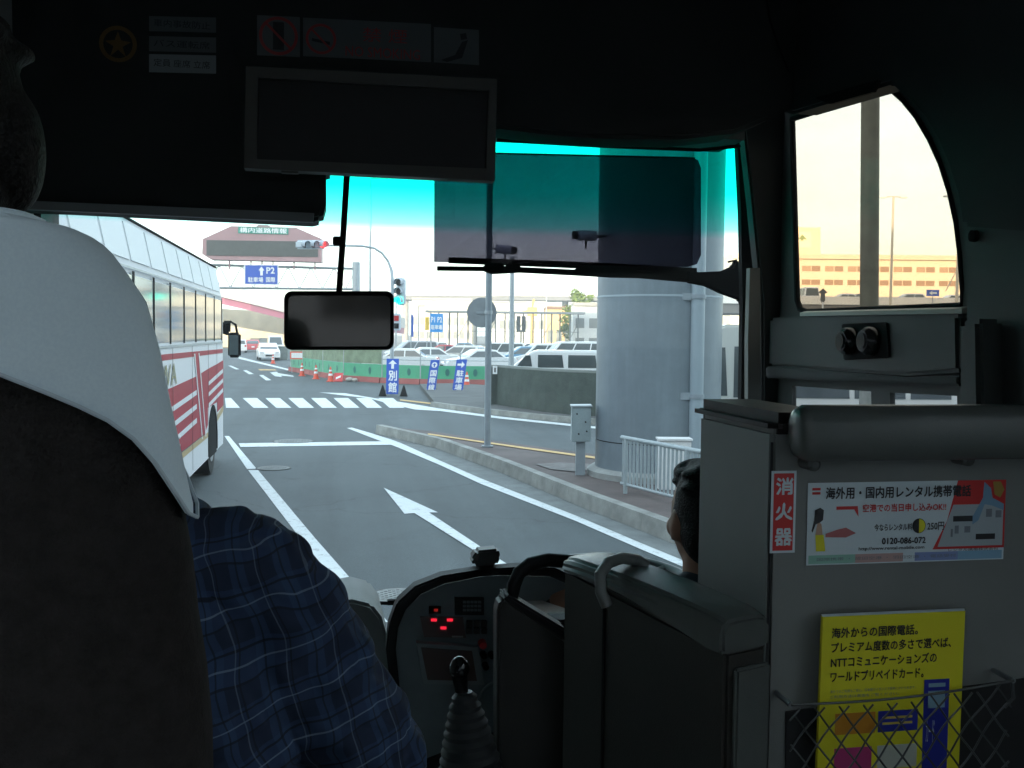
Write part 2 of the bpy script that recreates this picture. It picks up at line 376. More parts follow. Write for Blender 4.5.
mb = MB(); mb.obox(q - FH*.006, RH*.02, FH*.001, Z*.07); mb.build('notice_figure', black, sg1)
mb = MB(); pb = G(497.5,402.5,.145); mb.obox(pb + Z*.3 - FH*.15, RH*.06, FH*.06, Z*.3); tag(center(mb.build('marker_post', mat('pale_stone', (.4,.4,.38), .9))), 'short pale stone post at the left end of the dark wall', 'marker post')

# ------------------------------------------------------------------ big round column, pipe, utility box, railing, poles
def streaky(name, col):
    m = mat(name, col, .42); t = m.node_tree; b = t.nodes['Principled BSDF']; L = t.links.new
    g = t.nodes.new('ShaderNodeNewGeometry'); mp = t.nodes.new('ShaderNodeMapping'); mp.inputs['Scale'].default_value = (7,7,.35)
    n = t.nodes.new('ShaderNodeTexNoise'); n.inputs['Scale'].default_value = 1.0; n.inputs['Detail'].default_value = 9; n.inputs['Roughness'].default_value = .65
    n2 = t.nodes.new('ShaderNodeTexNoise'); n2.inputs['Scale'].default_value = 3.5; n2.inputs['Detail'].default_value = 8; n2.inputs['Roughness'].default_value = .75
    mu = t.nodes.new('ShaderNodeMath'); mu.operation = 'MULTIPLY'; r_ = t.nodes.new('ShaderNodeValToRGB'); e = r_.color_ramp.elements
    e[0].position = .14; e[0].color = (*[c*.86 for c in col],1); e[1].position = .34; e[1].color = (*[c*1.06 for c in col],1)
    L(g.outputs['Position'], mp.inputs[0]); L(mp.outputs[0], n.inputs[0]); L(g.outputs['Position'], n2.inputs[0]); L(n.outputs['Fac'], mu.inputs[0]); L(n2.outputs['Fac'], mu.inputs[1])
    L(mu.outputs[0], r_.inputs[0]); L(r_.outputs[0], b.inputs['Base Color']); return m
Dp = 15.1; c = base(659, Dp, KH); rp = 62 * Dp / F_PX
t = thing('support_column', 'massive round blue grey painted steel column beside the road', 'column', c)
colm = None; colm = streaky('column_paint', (.19,.23,.26))
def circ(c, r, z, n=56, a0=0): return [Vector((c.x+math.cos(a0+2*math.pi*k/n)*r, c.y+math.sin(a0+2*math.pi*k/n)*r, z)) for k in range(n)]
mb = MB(); mb.rings([circ(c, rp, z) for z in (KH+.1, .73)] ); mb.rings([circ(c, rp, .745), circ(c, rp, 2.88)]); mb.rings([circ(c, rp, 2.888), circ(c, rp, 9.0)]); mb.build('shaft', colm, t)
mb = MB(); mb.rings([circ(c, rp-.012, .72), circ(c, rp-.012, .75)]); mb.build('seam', black, t)
mb = MB(); mb.rings([circ(c, rp+.003, 2.87), circ(c, rp+.006, 2.885), circ(c, rp+.003, 2.9)]); mb.build('weld', mat('weld_line', (.34,.4,.44), .5), t)
mb = MB(); mb.rings([circ(c, rp+.12, KH-.01), circ(c, rp+.12, KH+.08), circ(c, rp+.05, KH+.13)]); mb.build('plinth', mat('plinth_concrete', (.3,.31,.3), .85, 0, 4, .2), t)
mb = MB(); mb.box(c.x-2, c.x+2, c.y-2, c.y+2, 9.0, 9.9); mb.build('cap_beam', concrete, t)
pc = base(697.5, Dp - rp*.78 - .16, KH)
mb = MB(); mb.tube([pc+Z*0, pc+Z*8.5], .098, 20)
pp = mb.build('drainpipe', mat('pipe_paint', (.3,.36,.4), .4), t)
for yy in (297, 396):
    z = zat(yy, 14.3, 697); mb = MB(); mb.tube([Vector((pc.x,pc.y,z-.03)), Vector((pc.x,pc.y,z+.03))], .112, 20)
    mb.obox(Vector((pc.x,pc.y,z)) - RH*.16, RH*.07, FH*.03, Z*.05); mb.build('pipe_clamp', polegrey, t)

ub = base(582, 15.0, KH)
t = thing('utility_box', 'small grey utility box standing on a short square post on the island', 'utility box', ub)
mb = MB(); mb.obox(ub+Z*.25, RH*.07, FH*.07, Z*.27); mb.build('post', polegrey, t)
mb = MB(); mb.obox(ub+Z*.77, RH*.145+FH*.04, FH*.15, Z*.26).bevel(.01); ubx = mb.build('housing', mat('box_paint', (.3,.36,.38), .5, 0, 5, .1), t)
for dx, dz in ((-.07,.93),(.06,.81),(-.04,.63),(.08,.67)):
    mb = MB(); mb.tube([ub+RH*dx+Z*dz-FH*.145, ub+RH*dx+Z*dz-FH*.175], .013, 8); mb.build('bolt', black, ubx)
mb = MB(); mb.obox(ub+Z*1.045, RH*.16+FH*.04, FH*.17, Z*.012); mb.build('lid', galv, t)

ra, rb = G(621,492,KH), G(701,514,KH); rd = (rb-ra).normalized(); rl = (rb-ra).length + .9
t = thing('guard_railing', 'white tubular pedestrian railing with upright bars in front of the big column', 'railing', ra)
railm = mat('rail_paint', (.36,.41,.43), .4, 0, 8, .1)
mb = MB(); mb.tube([ra+Z*.74, ra+rd*rl+Z*.74], .03, 10); mb.build('top_rail', railm, t)
mb = MB(); mb.tube([ra+Z*.12, ra+rd*rl+Z*.12], .022, 10); mb.build('bottom_rail', railm, t)
for s in (0.1, rl*.55, rl-.05): 
    mb = MB(); mb.tube([ra+rd*s-FH*.03, ra+rd*s+Z*.74-FH*.03], .028, 10); mb.build('post', railm, t)
nb = int(rl/.088)
for k in range(nb):
    mb = MB(); s = .04 + k*.088; mb.tube([ra+rd*s+Z*.12, ra+rd*s+Z*.73], .0165, 8); mb.build('bar', railm, t)
wb = base(676, 14.0-.35, KH)
t = thing('control_cabinet', 'low white cabinet standing between the railing and the big column', 'cabinet', wb)
mb = MB(); mb.obox(wb+Z*.34, RH*.22, FH*.12, Z*.34).bevel(.01); mb.build('body', white_paint, t)
mb = MB(); mb.obox(wb+Z*.695, RH*.235, FH*.14, Z*.012); mb.build('lid', white_paint, t)

pb = G(487.4,447,KH)
t = thing('sign_pole', 'tall slim grey pole on the island with a round plate seen from behind', 'pole', pb)
mb = MB(); mb.tube([pb, pb+Z*7], [.062,.058], 16); mb.build('shaft', polegrey, t)
mb = MB(); mb.tube([pb, pb+Z*.03], .11, 16); mb.build('base_plate', polegrey, t)
dc = P(481, 312.5, 18.75); 
mb = MB(); nrm = (FH + RH*.12).normalized(); mb.tube([dc+nrm*.09, dc+nrm*.11], .285, 32); mb.build('round_plate', mat('sign_back', (.3,.33,.35), .45, .4, 4, .1), t)
mb = MB(); mb.obox(dc+nrm*.08+RH*.05, RH*.16, nrm*.012, Z*.02); mb.build('bracket', galv, t); mb = MB(); mb.tube([Vector((pb.x,pb.y,dc.z-.03)), Vector((pb.x,pb.y,dc.z+.03))], .075, 14); mb.build('collar', galv, t)

# lamp pole with a CCTV camera (seen right of the sign pole) and a second camera by the column
def cctv(name_lab, c, ax, sc, pole=None):
    t = thing('security_camera', name_lab, 'camera', c)
    ax = Vector(ax).normalized(); m = mat('camera_housing', (.5,.53,.6), .4)
    mb = MB(); mb.tube([c-ax*.16*sc, c+ax*.14*sc], .08*sc, 16); mb.build('housing', m, t)
    mb = MB(); mb.tube([c+ax*.142*sc, c+ax*.21*sc], .065*sc, 14); mb.build('lens_hood', black, t)
    mb = MB(); mb.tube([c-Z*.05*sc, c-Z*.2*sc], .018*sc, 8); mb.build('mount', black, t); mb = MB(); mb.tube([c-ax*.16*sc, c-ax*.34*sc], .014*sc, 8); mb.build('cable', black, t)
    return t
lp = base(511.5, 34, .145)
t = thing('camera_pole', 'thin pale pole behind the low wall carrying a security camera', 'pole', lp)
mb = MB(); mb.tube([lp, Vector((lp.x,lp.y,zat(257,34)))], [.1,.07], 12); mb.build('shaft', galv, t)
cctv('white security camera on top of the thin pale pole', P(505,249.6,34), RH*1-FH*.3-Z*.12, 1.9)
sc_ = P(586,235.5,14.6)
t2 = cctv('white security camera bracketed to the left side of the big column', sc_, -RH*1-FH*.2, .95)
mb = MB(); mb.tube([sc_+RH*.05, sc_+RH*.3+FH*.3], .02, 8); mb.build('wall_bracket', polegrey, t2)

# ------------------------------------------------------------------ vehicles
def wheel(parent, x, y, r, wd, side):
    mb = MB(); mb.tube([(x-wd/2,y,r),(x+wd/2,y,r)], r, 20); o = mb.build('wheel', tyre, parent, local=True)
    mb = MB(); xx = x + side*wd/2; mb.tube([(xx-side*.02,y,r),(xx+side*.012,y,r)], r*.6, 14); mb.build('rim', rim, o, local=True)
    return o
def car(label, loc, rz, m, kind='sedan', group=None):
    # local frame: nose towards +y
    t = thing('parked_car', label, 'car', loc, rz, group)
    L, W, H = dict(sedan=(4.5,1.7,1.42), van=(4.7,1.74,1.9), hatch=(3.9,1.66,1.5), wagon=(4.7,1.74,1.72))[kind]
    hl, hw = L/2, W/2
    sill = .26
    if kind == 'van':
        low = [(-hl,sill),(-hl,.95),(-hl+.05,1.0),(hl-.7,1.0),(hl-.15,.9),(hl,.7),(hl,sill)]
        top = [(-hl+.03,1.0),(-hl+.12,H-.06),(-hl+.3,H),(hl-1.5,H),(hl-1.3,H-.05),(hl-.55,1.0)]
    elif kind in ('wagon','hatch'):
        low = [(-hl,sill),(-hl,.88),(-hl+.05,.95),(hl-1.0,.95),(hl-.25,.78),(hl,.6),(hl,sill)]
        top = [(-hl+.05,.95),(-hl+.28,H-.08),(-hl+.5,H),(hl-2.0,H),(hl-1.8,H-.04),(hl-.95,.95)]
    else:
        low = [(-hl,sill),(-hl,.8),(-hl+.1,.93),(hl-1.2,.92),(hl-.2,.74),(hl,.56),(hl,sill)]
        top = [(-hl+.65,.92),(-hl+1.3,H-.04),(-hl+1.6,H),(hl-2.1,H),(hl-1.95,H-.03),(hl-1.2,.92)]
    def loft(poly, wfun, name, mt):
        mb = MB(); sec = []
        for k, f in ((-1,0),(-.93,.35),(-.0,.5),(.93,.35),(1,0)): pass
        rings = []
        for sx in (-1,-.96,.96,1):
            ins = .04 if abs(sx) == 1 else 0
            rr = []
            cy = sum(p[0] for p in poly)/len(poly); cz = sum(p[1] for p in poly)/len(poly)
            for (yy, zz) in poly:
                rr.append(Vector((sx*wfun(zz), yy + (cy-yy)*ins*.5, zz + (cz-zz)*ins)))
            rings.append(rr)
        mb.rings(rings); return mb.build(name, mt, t, local=True)
    body = loft(low, lambda z: hw*(1-.03*abs(z-.6)), 'body', m)
    tap = lambda z: hw*(.96 - .16*max(0,z-.9)/(H-.9))
    cab = loft(top, tap, 'cabin', m)
    # windows: dark panes 8 mm proud of the cabin sides, front and rear
    ys = [p[0] for p in top if p[1] > H-.1]; y0, y1 = min(p[0] for p in top), max(p[0] for p in top); yt0, yt1 = min(ys), max(ys)
    zb, zt = .98 if kind!='sedan' else .95, H-.12
    def yb(z, e):
        f = (z-top[0][1])/(H-.05-top[0][1]); return (y0 + (yt0-y0)*f) if e == 0 else (y1 + (yt1-y1)*f)
    n = 3 if kind in ('van','wagon') else 2
    for s in (-1, 1):
        for k in range(n):
            a0 = (yb(zb,0)+.12, yb(zt,0)+.12); a1 = (yb(zb,1)-.16, yb(zt,1)-.12)
            g0 = [a0[i] + (a1[i]-a0[i])*k/n + .04 for i in (0,1)]; g1 = [a0[i] + (a1[i]-a0[i])*(k+1)/n - .04 for i in (0,1)]
            q = [(s*(tap(zb)+.006), g0[0], zb), (s*(tap(zb)+.006), g1[0], zb), (s*(tap(zt)+.006), g1[1], zt), (s*(tap(zt)+.006), g0[1], zt)]
            mb = MB(); mb.prism(q, (-s*.02,0,0)); mb.build('side_window', dglass, t, local=True)
    for e, nm, dy in ((1,'windscreen',.012),(0,'rear_window',-.012)):
        q = [(-tap(zb)*.86, yb(zb,e)+dy, zb), (tap(zb)*.86, yb(zb,e)+dy, zb), (tap(zt)*.84, yb(zt,e)+dy, zt), (-tap(zt)*.84, yb(zt,e)+dy, zt)]
        mb = MB(); mb.prism(q, (0,-dy*1.6,0)); mb.build(nm, dglass, t, local=True)
    for s in (-1,1):
        wheel(t, s*(hw-.11), hl-.85, .31, .2, s); wheel(t, s*(hw-.11), -hl+.85, .31, .2, s)
        mb = MB(); mb.obox((s*(hw-.25), hl-.03, .66), (.16,0,0), (0,.04,0), (0,0,.07)).bevel(.02); mb.build('headlight', mat('headlight', (.7,.7,.72), .15), t, local=True)
        mb = MB(); mb.obox((s*(hw-.16), -hl+.02, .78), (.09,0,0), (0,.035,0), (0,0,.1)); mb.build('taillight', redl, t, local=True)
    mb = MB(); mb.obox((0, hl-.0, .42), (.32,0,0), (0,.02,0), (0,0,.07)); mb.build('grille', black, t, local=True)
    mb = MB(); mb.obox((0, -hl-.005, .6), (.17,0,0), (0,.012,0), (0,0,.08)); mb.build('number_plate', white, t, local=True)
    return t

# the red and white coach on the left, travelling the same way
BX, BF, BR_, BW = -1.92, 18.6, 7.2, 2.45
t = thing('coach', 'red and white striped coach driving alongside on the left', 'bus', (BX-BW/2, (BF+BR_)/2, 0))
coachw = mat('coach_white_paint', (.74,.74,.76), .5, spec=.15); coachr = mat('coach_red_paint', (.40,.05,.07), .5, 0, 2, .08, spec=.12)
mb = MB()
sec = [(0,.32),(0,2.6),(.03,2.98),(.12,3.42),(.4,3.6),(BW-.4,3.6),(BW-.12,3.42),(BW-.03,2.98),(BW,2.6),(BW,.32)]
rings = []
for yy, ins in ((BR_,.06),(BR_+.1,0),(BF-.35,0),(BF-.12,.03),(BF,.12)):
    rings.append([Vector((BX - BW + p[0] + (ins if p[0] < BW/2 else -ins), yy, p[1] - (ins*.8 if p[1] > 2 else 0))) for p in sec])
mb.rings(rings); body = mb.build('body', coachw, t)
def side_quad(mb, y0, y1, z00, z01, z10, z11, e=.004, thick=.003):   # on the coach's right side; z at y0 (lo,hi) and y1 (lo,hi)
    mb.prism([(BX+e, y0, z00), (BX+e, y1, z10), (BX+e, y1, z11), (BX+e, y0, z01)], (-thick,0,0))
mb = MB(); side_quad(mb, BR_+.1, 18.2, 1.99, 2.06, 1.93, 2.0); mb.build('upper_stripe', coachr, t)
mb = MB()
side_quad(mb, BR_+.1, 14.6, .75, 1.52, .75, 1.66)
side_quad(mb, 15.6, 16.05, .75, 1.7, .85, 1.72); side_quad(mb, 17.35, 18.3, .95, 1.76, 1.0, 1.8); side_quad(mb, 16.05, 17.35, 1.12, 1.72, 1.12, 1.76); side_quad(mb, 14.6, 15.6, .75, 1.66, .75, 1.7)
mb.build('lower_band', coachr, t)
mb = MB(); mb.prism([(BX+.005,15.35,.7),(BX+.005,15.75,.7),(BX+.005,15.0,1.99),(BX+.005,14.55,1.99)], (-.003,0,0)); mb.build('diagonal_stripe', coachr, t)
mb = MB()
for k in range(3):
    side_quad(mb, 9.4, 14.75, .82+k*.2, .88+k*.2, 1.0+k*.2, 1.07+k*.2, e=.008); side_quad(mb, 16.15, 18.2, 1.12+k*.17, 1.18+k*.17, 1.24+k*.17, 1.31+k*.17, e=.008)
mb.prism([(BX+.009,15.32,.7),(BX+.009,15.4,.7),(BX+.009,14.6,1.99),(BX+.009,14.5,1.99)], (-.003,0,0)); mb.prism([(BX+.009,15.72,.7),(BX+.009,15.8,.7),(BX+.009,15.05,1.99),(BX+.009,14.97,1.99)], (-.003,0,0))
mb.build('white_pinstripe', mat('stripe_white', (.8,.8,.82), .3), t)
mb = MB(); side_quad(mb, BR_+.1, 16.05, .66, .735, .66, .735, e=.006); side_quad(mb, 17.3, 18.25, .8, .9, .9, 1.0, e=.006); mb.build('gold_stripe', mat('gold_stripe', (.5,.36,.16), .4), t)
mb = MB()
for yy in (9.2,10.9,12.6,14.3,16.1,17.25): mb.box(BX+.008, BX+.0105, yy, yy+.012, .38, 2.1)
mb.box(BX+.008, BX+.0105, BR_+.2, 15.6, .745, .757)
mb.build('panel_joint', mat('joint_grey', (.12,.1,.1), .7), t)
text('coach_lettering', 'KAWA', mat('olive_lettering', (.26,.25,.13), .5), (BX+.01, 11.9, 1.78), Y, Z, 2.0, .26, t, depth=.002)
winm = mat('coach_glass', (.07,.12,.15), .08, spec=.45)
nwin = 9; y0 = 8.0; pitch = (18.05-8.0)/nwin
for k in range(nwin):
    a = y0 + k*pitch
    mb = MB(); side_quad(mb, a+.05, a+pitch-.05, 2.17, 2.84, 2.17, 2.84, e=.006, thick=.004); wn = mb.build('window', winm, t)
    mb = MB(); side_quad(mb, a+pitch-.055, a+pitch+.045, 2.15, 2.88, 2.15, 2.88, e=.01, thick=.006); mb.build('window_post', black, wn)
    mb = MB(); mb.prism([(BX-.03, a+.06, 2.99),(BX-.03, a+pitch-.04, 2.99),(BX-.108, a+pitch-.04, 3.37),(BX-.108, a+.06, 3.37)], (-.02,0,.002)); 
    for v in mb.bm.verts: v.co.x += .012
    mb.build('roof_window', mat('blown_white_glass', (.72,.74,.75), .5, spec=.2), t)  # overexposed glare put into the panes as white colour
mb = MB(); side_quad(mb, BR_+.1, 18.2, 2.105, 2.135, 2.105, 2.135, e=.014, thick=.012); side_quad(mb, BR_+.1, 18.2, 2.895, 2.915, 2.895, 2.915, e=.014, thick=.012); mb.build('window_rail', galv, t)
mb = MB(); mb.tube([(BX-.115, BR_+.3, 3.43),(BX-.115, BF-.3, 3.43)], .016, 8); mb.build('rain_gutter', black, t)
for yw in (16.7, 10.0):
    mb = MB(); mb.tube([(BX-.28, yw, .5),(BX-.02, yw, .5)], .5, 28); wl = mb.build('wheel', tyre, t)
    mb = MB(); mb.tube([(BX-.05, yw, .5),(BX-.012, yw, .5)], .3, 20); mb.build('rim', rim, wl)
    mb = MB(); arc = [(BX+.012, yw+math.cos(a)*.62, .5+math.sin(a)*.62) for a in [R(-15)+k*R(210)/20 for k in range(21)]]; arc2 = [(BX+.012, yw+math.cos(a)*.54, .5+math.sin(a)*.54) for a in [R(195)-k*R(210)/20 for k in range(21)]]
    mb.prism(arc+arc2, (-.02,0,0)); mb.build('wheel_arch', black, t)
    mb = MB(); mb.prism([(BX+.003, yw+math.cos(a)*.56, max(.3,.5+math.sin(a)*.56)) for a in [k*math.pi/14 for k in range(28)]], (-.002,0,0)); mb.build('wheel_well', black, t)
mb = MB(); mb.box(BX-BW+.1, BX-.1, BR_+.2, BF-.2, .28, .34); mb.build('underside', black, t)
mb = MB(); mb.prism([(BX-BW+.22, BF+.003, 1.2),(BX-.22, BF+.003, 1.2),(BX-.28, BF-.01, 2.85),(BX-BW+.28, BF-.01, 2.85)], (0,.02,0)); mb.build('windscreen', dglass, t)
for xx in (BX-.35, BX-BW+.35):
    mb = MB(); mb.tube([(xx, BF-.02, .75),(xx, BF+.03, .75)], .11, 16); mb.build('headlight', mat('headlight', (.7,.7,.72), .15), t)
mb = MB(); mb.tube([(BX+.012, 13.0, .98),(BX+.03,13.0,.98)], .03, 10); mb.tube([(BX+.012, 13.0, .86),(BX+.03,13.0,.86)], .03, 10); mb.build('filler_cap', white, t)
# mirror of the coach on its bent arm
mc = P(234.5, 345, 19.0)
mb = MB(); mb.obox(mc, RH*.12, FH*.05, Z*.24).bevel(.04, 3); mo = mb.build('wing_mirror', black, t)
mb = MB(); mb.obox(mc - FH*.055 + Z*.0, RH*.085, FH*.004, Z*.19); mb.build('mirror_glass', mat('mirror_silver', (.35,.42,.45), .08, .9), mo)
mb = MB(); a = P(225, 330, 18.7); mb.tube([a-RH*.1, a+RH*.02+Z*.12, a+RH*.1+Z*.16, a+RH*.2+Z*.1, mc+Z*.24+RH*.05], .022, 8); mb.tube([a-RH*.12-Z*.02, a+RH*.04-Z*.08, mc+Z*.22-RH*.03],.02,8); mb.build('mirror_arm', black, mo)
mb = MB(); mb.obox(P(226.5,327,18.75), RH*.075, FH*.04, Z*.12).bevel(.03); mb.build('round_mirror', black, mo)

# minibus to the right of the column, side on
def box_vehicle(name, label, cat, c, ux, L, H, m, wins, zb=1.2, zt=2.1, depth=2.0, nose=.5):
    t = thing(name, label, cat, (c.x, c.y, 0)); ux = Vector(ux).normalized(); uy = Vector((-ux.y, ux.x, 0)); uy = uy if uy.dot(FH) > 0 else -uy
    c0 = Vector((c.x, c.y, 0)); prof = [(0,.35),(0,zb*.9),(nose*.35,zb+.05),(nose,H-.12),(nose+.25,H),(L-.15,H),(L,H-.2),(L,.35)]
    mb = MB(); mb.prism([c0 + ux*a + Z*b for a, b in prof], uy*depth); mb.bevel(.06, 2); mb.build('body', m, t)
    for (a, b, z0, z1, sl) in wins:
        mb = MB(); q = [c0+ux*a+Z*z0, c0+ux*b+Z*z0, c0+ux*(b-.06)+Z*z1, c0+ux*(a+sl)+Z*z1]; mb.prism([p-uy*.012 for p in q], uy*.02); wn = mb.build('window', dglass, t)
    for a in (nose+.3, L-.8):
        mb = MB(); p = c0+ux*a+Z*.36; mb.tube([p-uy*.02, p+uy*.2], .36, 20); wl = mb.build('wheel', tyre, t)
        mb = MB(); mb.tube([p-uy*.03, p-uy*.01], .2, 14); mb.build('rim', rim, wl)
    return t
c = base(703, 19.5)
box_vehicle('minibus', 'pale beige minibus parked side on behind the big column', 'minibus', c, RH, 5.2, 2.55, mat('beige_paint', (.62,.62,.58), .35, coat=.3),
            [(.22,.5,1.15,2.1,.04),(.62,1.6,1.12,2.12,.0),(1.85,2.9,1.12,2.12,0),(3.0,4.0,1.12,2.12,0),(4.1,4.9,1.12,2.12,0)], nose=.16)
c = base(505, 34.5)
box_vehicle('van', 'white van parked just behind the dark low wall', 'van', c, RH, 4.7, 1.78, whitec,
            [(.42,.95,1.22,1.6,.3),(1.15,2.05,1.18,1.62,0),(2.2,3.2,1.18,1.62,0),(3.3,4.4,1.18,1.62,0)], zb=1.15, nose=.85, depth=1.7)

silver = mat('silver_car_paint', (.5,.52,.54), .3, .4, coat=.4); redc = mat('red_car_paint', (.55,.05,.06), .3, coat=.5)
darkc = mat('dark_car_paint', (.04,.05,.06), .3, coat=.5); bluec = mat('blue_car_paint', (.1,.25,.4), .3, coat=.5)
HR = -R(10.2)
def at_car(px, D, rz, m, kind, lab, grp): p = base(px, D); return car(lab, (p.x, p.y, 0), rz, m, kind, grp)
gq = 'cars queuing under the bridge'
at_car(268, 83, R(180)+.12, whitec, 'sedan', 'white car nearest of the queue under the bridge, facing us', gq)
at_car(252.5, 118, .1, redc, 'sedan', 'red car in the queue under the bridge', gq)
at_car(275, 112, R(180)+.1, whitec, 'van', 'white van behind the nearest white car in the queue', gq)
at_car(239, 112, .1, whitec, 'hatch', 'white car close to the coach mirror, left of the red car', gq)
at_car(255, 150, .1, darkc, 'sedan', 'dark car farthest away under the bridge, above the red car', gq)
at_car(264, 140, .1, darkc, 'hatch', 'dark hatchback between the red car and the white van', gq)
gl = 'cars parked in the car park behind the green barrier'
lots = [(401,60,R(80),whitec,'sedan','white sedan in the front row, behind the upright blue sign with the up arrow'),
 (424,66,R(95),whitec,'sedan','white sedan behind the front row, above the middle blue stand sign'),
 (459,72,R(60),silver,'hatch','silver hatchback with its nose towards the round plate pole'),
 (478,60,R(100),whitec,'sedan','white sedan in the front row, just left of the round plate pole'),
 (443,84,R(75),redc,'sedan','red car in the middle rows of the car park'),
 (412,86,R(100),silver,'wagon','silver estate car in the middle rows, above the leftmost blue stand sign'),
 (497,78,R(85),whitec,'wagon','white estate car right of the round plate pole'),
 (521,70,R(90),bluec,'hatch','blue hatchback beside the thin camera pole'),
 (541,70,R(95),whitec,'wagon','white van in the second row above the parked van roof'),
 (573,66,R(90),whitec,'van','white van close to the big column, in the second row'),
 (556,88,R(80),silver,'sedan','silver sedan behind the two white vans'),
 (430,104,R(100),whitec,'hatch','small white hatchback in the far rows under the blue car park sign'),
 (462,108,R(80),bluec,'sedan','blue sedan in the far rows'),
 (502,104,R(90),silver,'sedan','silver sedan in the far rows, right of the round plate pole'),
 (530,106,R(85),darkc,'sedan','dark sedan in the far rows, under the canopy'),
 (585,100,R(95),whitec,'wagon','white estate car in the far rows by the white stair house')]
for px, D, rz, m, k, lab in lots: at_car(px, D, rz, m, k, lab, gl)

# ------------------------------------------------------------------ construction barrier, cones, blue stand signs
bp = [G(x, y, 0) for x, y in ((288,371),(300,373),(320,377),(341,380.4),(380,383),(420,384.6),(460,385),(512,385.5))]
t = thing('construction_barrier', 'green panel barrier on brownish red blocks along the far side of the junction', 'barrier', (*bp[4].xy, 0))
brm = mat('red_brown_block', (.34,.1,.09), .8, 0, 1.5, .2); gpm = mat('green_panel', (.06,.36,.2), .5, 0, 1, .15); gdk = mat('dark_green_dot', (.01,.14,.12), .5)
for i, (a, b) in enumerate(zip(bp, bp[1:])):
    n = max(1, int((b-a).length/2.0))
    for k in range(n):
        p, q = a.lerp(b, k/n), a.lerp(b, (k+.97)/n); d = (q-p).normalized(); nn = Vector((-d.y,d.x,0)); nn = nn if nn.dot(FH)>0 else -nn
        mb = MB(); mb.hull8([p, q, q+nn*.35, p+nn*.35, p+nn*.04+Z*.25, q+nn*.04+Z*.25, q+nn*.31+Z*.25, p+nn*.31+Z*.25]); mb.build('base_block', brm, t)
        mb = MB(); p2, q2 = p+nn*.16, q+nn*.16; mb.hull8([p2+Z*.25, q2+Z*.25, q2+nn*.05+Z*.25, p2+nn*.05+Z*.25, p2+Z*.86, q2+Z*.86, q2+nn*.05+Z*.86, p2+nn*.05+Z*.86]); pn = mb.build('panel', gpm, t)
        mb = MB(); L = (q2-p2).length
        for f in (.3,.7): 
            cc = p2 + d*L*f + Z*.55 - nn*.004
            mb.prism([cc + d*math.cos(a_)*.1 + Z*math.sin(a_)*.17 for a_ in [j*math.pi/8 for j in range(16)]], nn*-.006)
        mb.build('marking', gdk, pn)
        if k == 0 or i > 3:
            mb = MB(); mb.tube([p2+Z*.2, p2+Z*(2.0 if i < 4 else 1.45)], .03, 6); mb.build('post', galv, t)
        if i < 4:
            mb = MB(); mb.hull8([p2+Z*.88, q2+Z*.88, q2+nn*.02+Z*.88, p2+nn*.02+Z*.88, p2+Z*2.0, q2+Z*2.0, q2+nn*.02+Z*2.0, p2+nn*.02+Z*2.0]); mb.build('mesh_panel', mat('green_mesh', (.2,.26,.17), .8, 0, 2, .3), t)
        elif i >= 4:
            mb = MB(); mb.tube([p2+Z*1.1, q2+Z*1.1], .02, 6); mb.build('rail', galv, t)
conem = mat('cone_red', (.75,.1,.05), .5)
for (px, py, lab) in ((302,376,'red traffic cone farthest left of the three before the green barrier'),(316,379,'middle red and white traffic cone before the green barrier'),(330.5,381.5,'red traffic cone nearest the leaning red and white board'),(273,363.5,'small red cone by the queue of cars'),(466.8,388,'red traffic cone behind the right blue stand sign')):
    c = G(px, py, 0); t = thing('traffic_cone', lab, 'traffic cone', (c.x,c.y,0), 0, 'traffic cones')
    mb = MB(); mb.obox(c+Z*.015, X*.19, Y*.19, Z*.015); mb.build('base', conem, t)
    mb = MB(); mb.tube([c+Z*.03, c+Z*.7], [.14,.03], 14); cn = mb.build('cone', conem, t)
    mb = MB(); mb.tube([c+Z*.28, c+Z*.38], [.106,.09], 14); mb.tube([c+Z*.48, c+Z*.56], [.076,.064], 14); mb.build('reflective_band', white, cn)
c = G(338.5,381.5,0); t = thing('warning_board', 'small red and white board lying against the red blocks beside the cones', 'board', (c.x,c.y,0))
mb = MB(); mb.obox(c+Z*.2, RH*.2, (FH*.03-Z*.01), (Z*.2+FH*.08)); mb.build('panel', mat('red_board', (.7,.07,.07), .5), t)
mb = MB(); mb.obox(c+Z*.2-FH*.05-Z*0, RH*.12+Z*.05, FH*.01, (Z*.05+FH*.02)); mb.build('white_stripe', white, t)
c = G(338,381.5,0)+RH*.55; mb = MB(); mb.ell(c+Z*.1, (.2,.14,.11)); mb.ell(c+RH*.25+Z*.08, (.16,.12,.09)); tag(center(mb.build('sandbag', mat('sandbag', (.45,.42,.38), .9, 0, 8, .2))), 'pale sandbags lying beside the small red and white board', 'sandbag')
c = base(283, 84); t = thing('equipment_box', 'grey green box beside the nearest white car in the queue', 'box', (c.x,c.y,0))
mb = MB(); mb.obox(c+Z*.55, RH*.42, FH*.3, Z*.55).bevel(.03); mb.build('body', mat('grey_green_box', (.22,.25,.23), .7, 0, 3, .2), t)
mb = MB(); mb.obox(c+Z*1.12, RH*.45, FH*.33, Z*.03); mb.build('lid', mat('grey_green_lid', (.28,.3,.28), .7), t)
c = base(298, 57); t = thing('notice_board', 'small red edged board on legs before the left end of the green barrier', 'board', (c.x,c.y,0))
mb = MB(); mb.obox(c+Z*1.0, RH*.45, FH*.015, Z*.22); mb.build('panel', conem, t)
mb = MB(); mb.obox(c+Z*1.0-FH*.02, RH*.38, FH*.004, Z*.15); mb.build('face', white, t)
mb = MB(); mb.tube([c-RH*.35, c-RH*.35+Z*.8], .02, 6); mb.tube([c+RH*.35, c+RH*.35+Z*.8], .02, 6); mb.build('legs', galv, t)

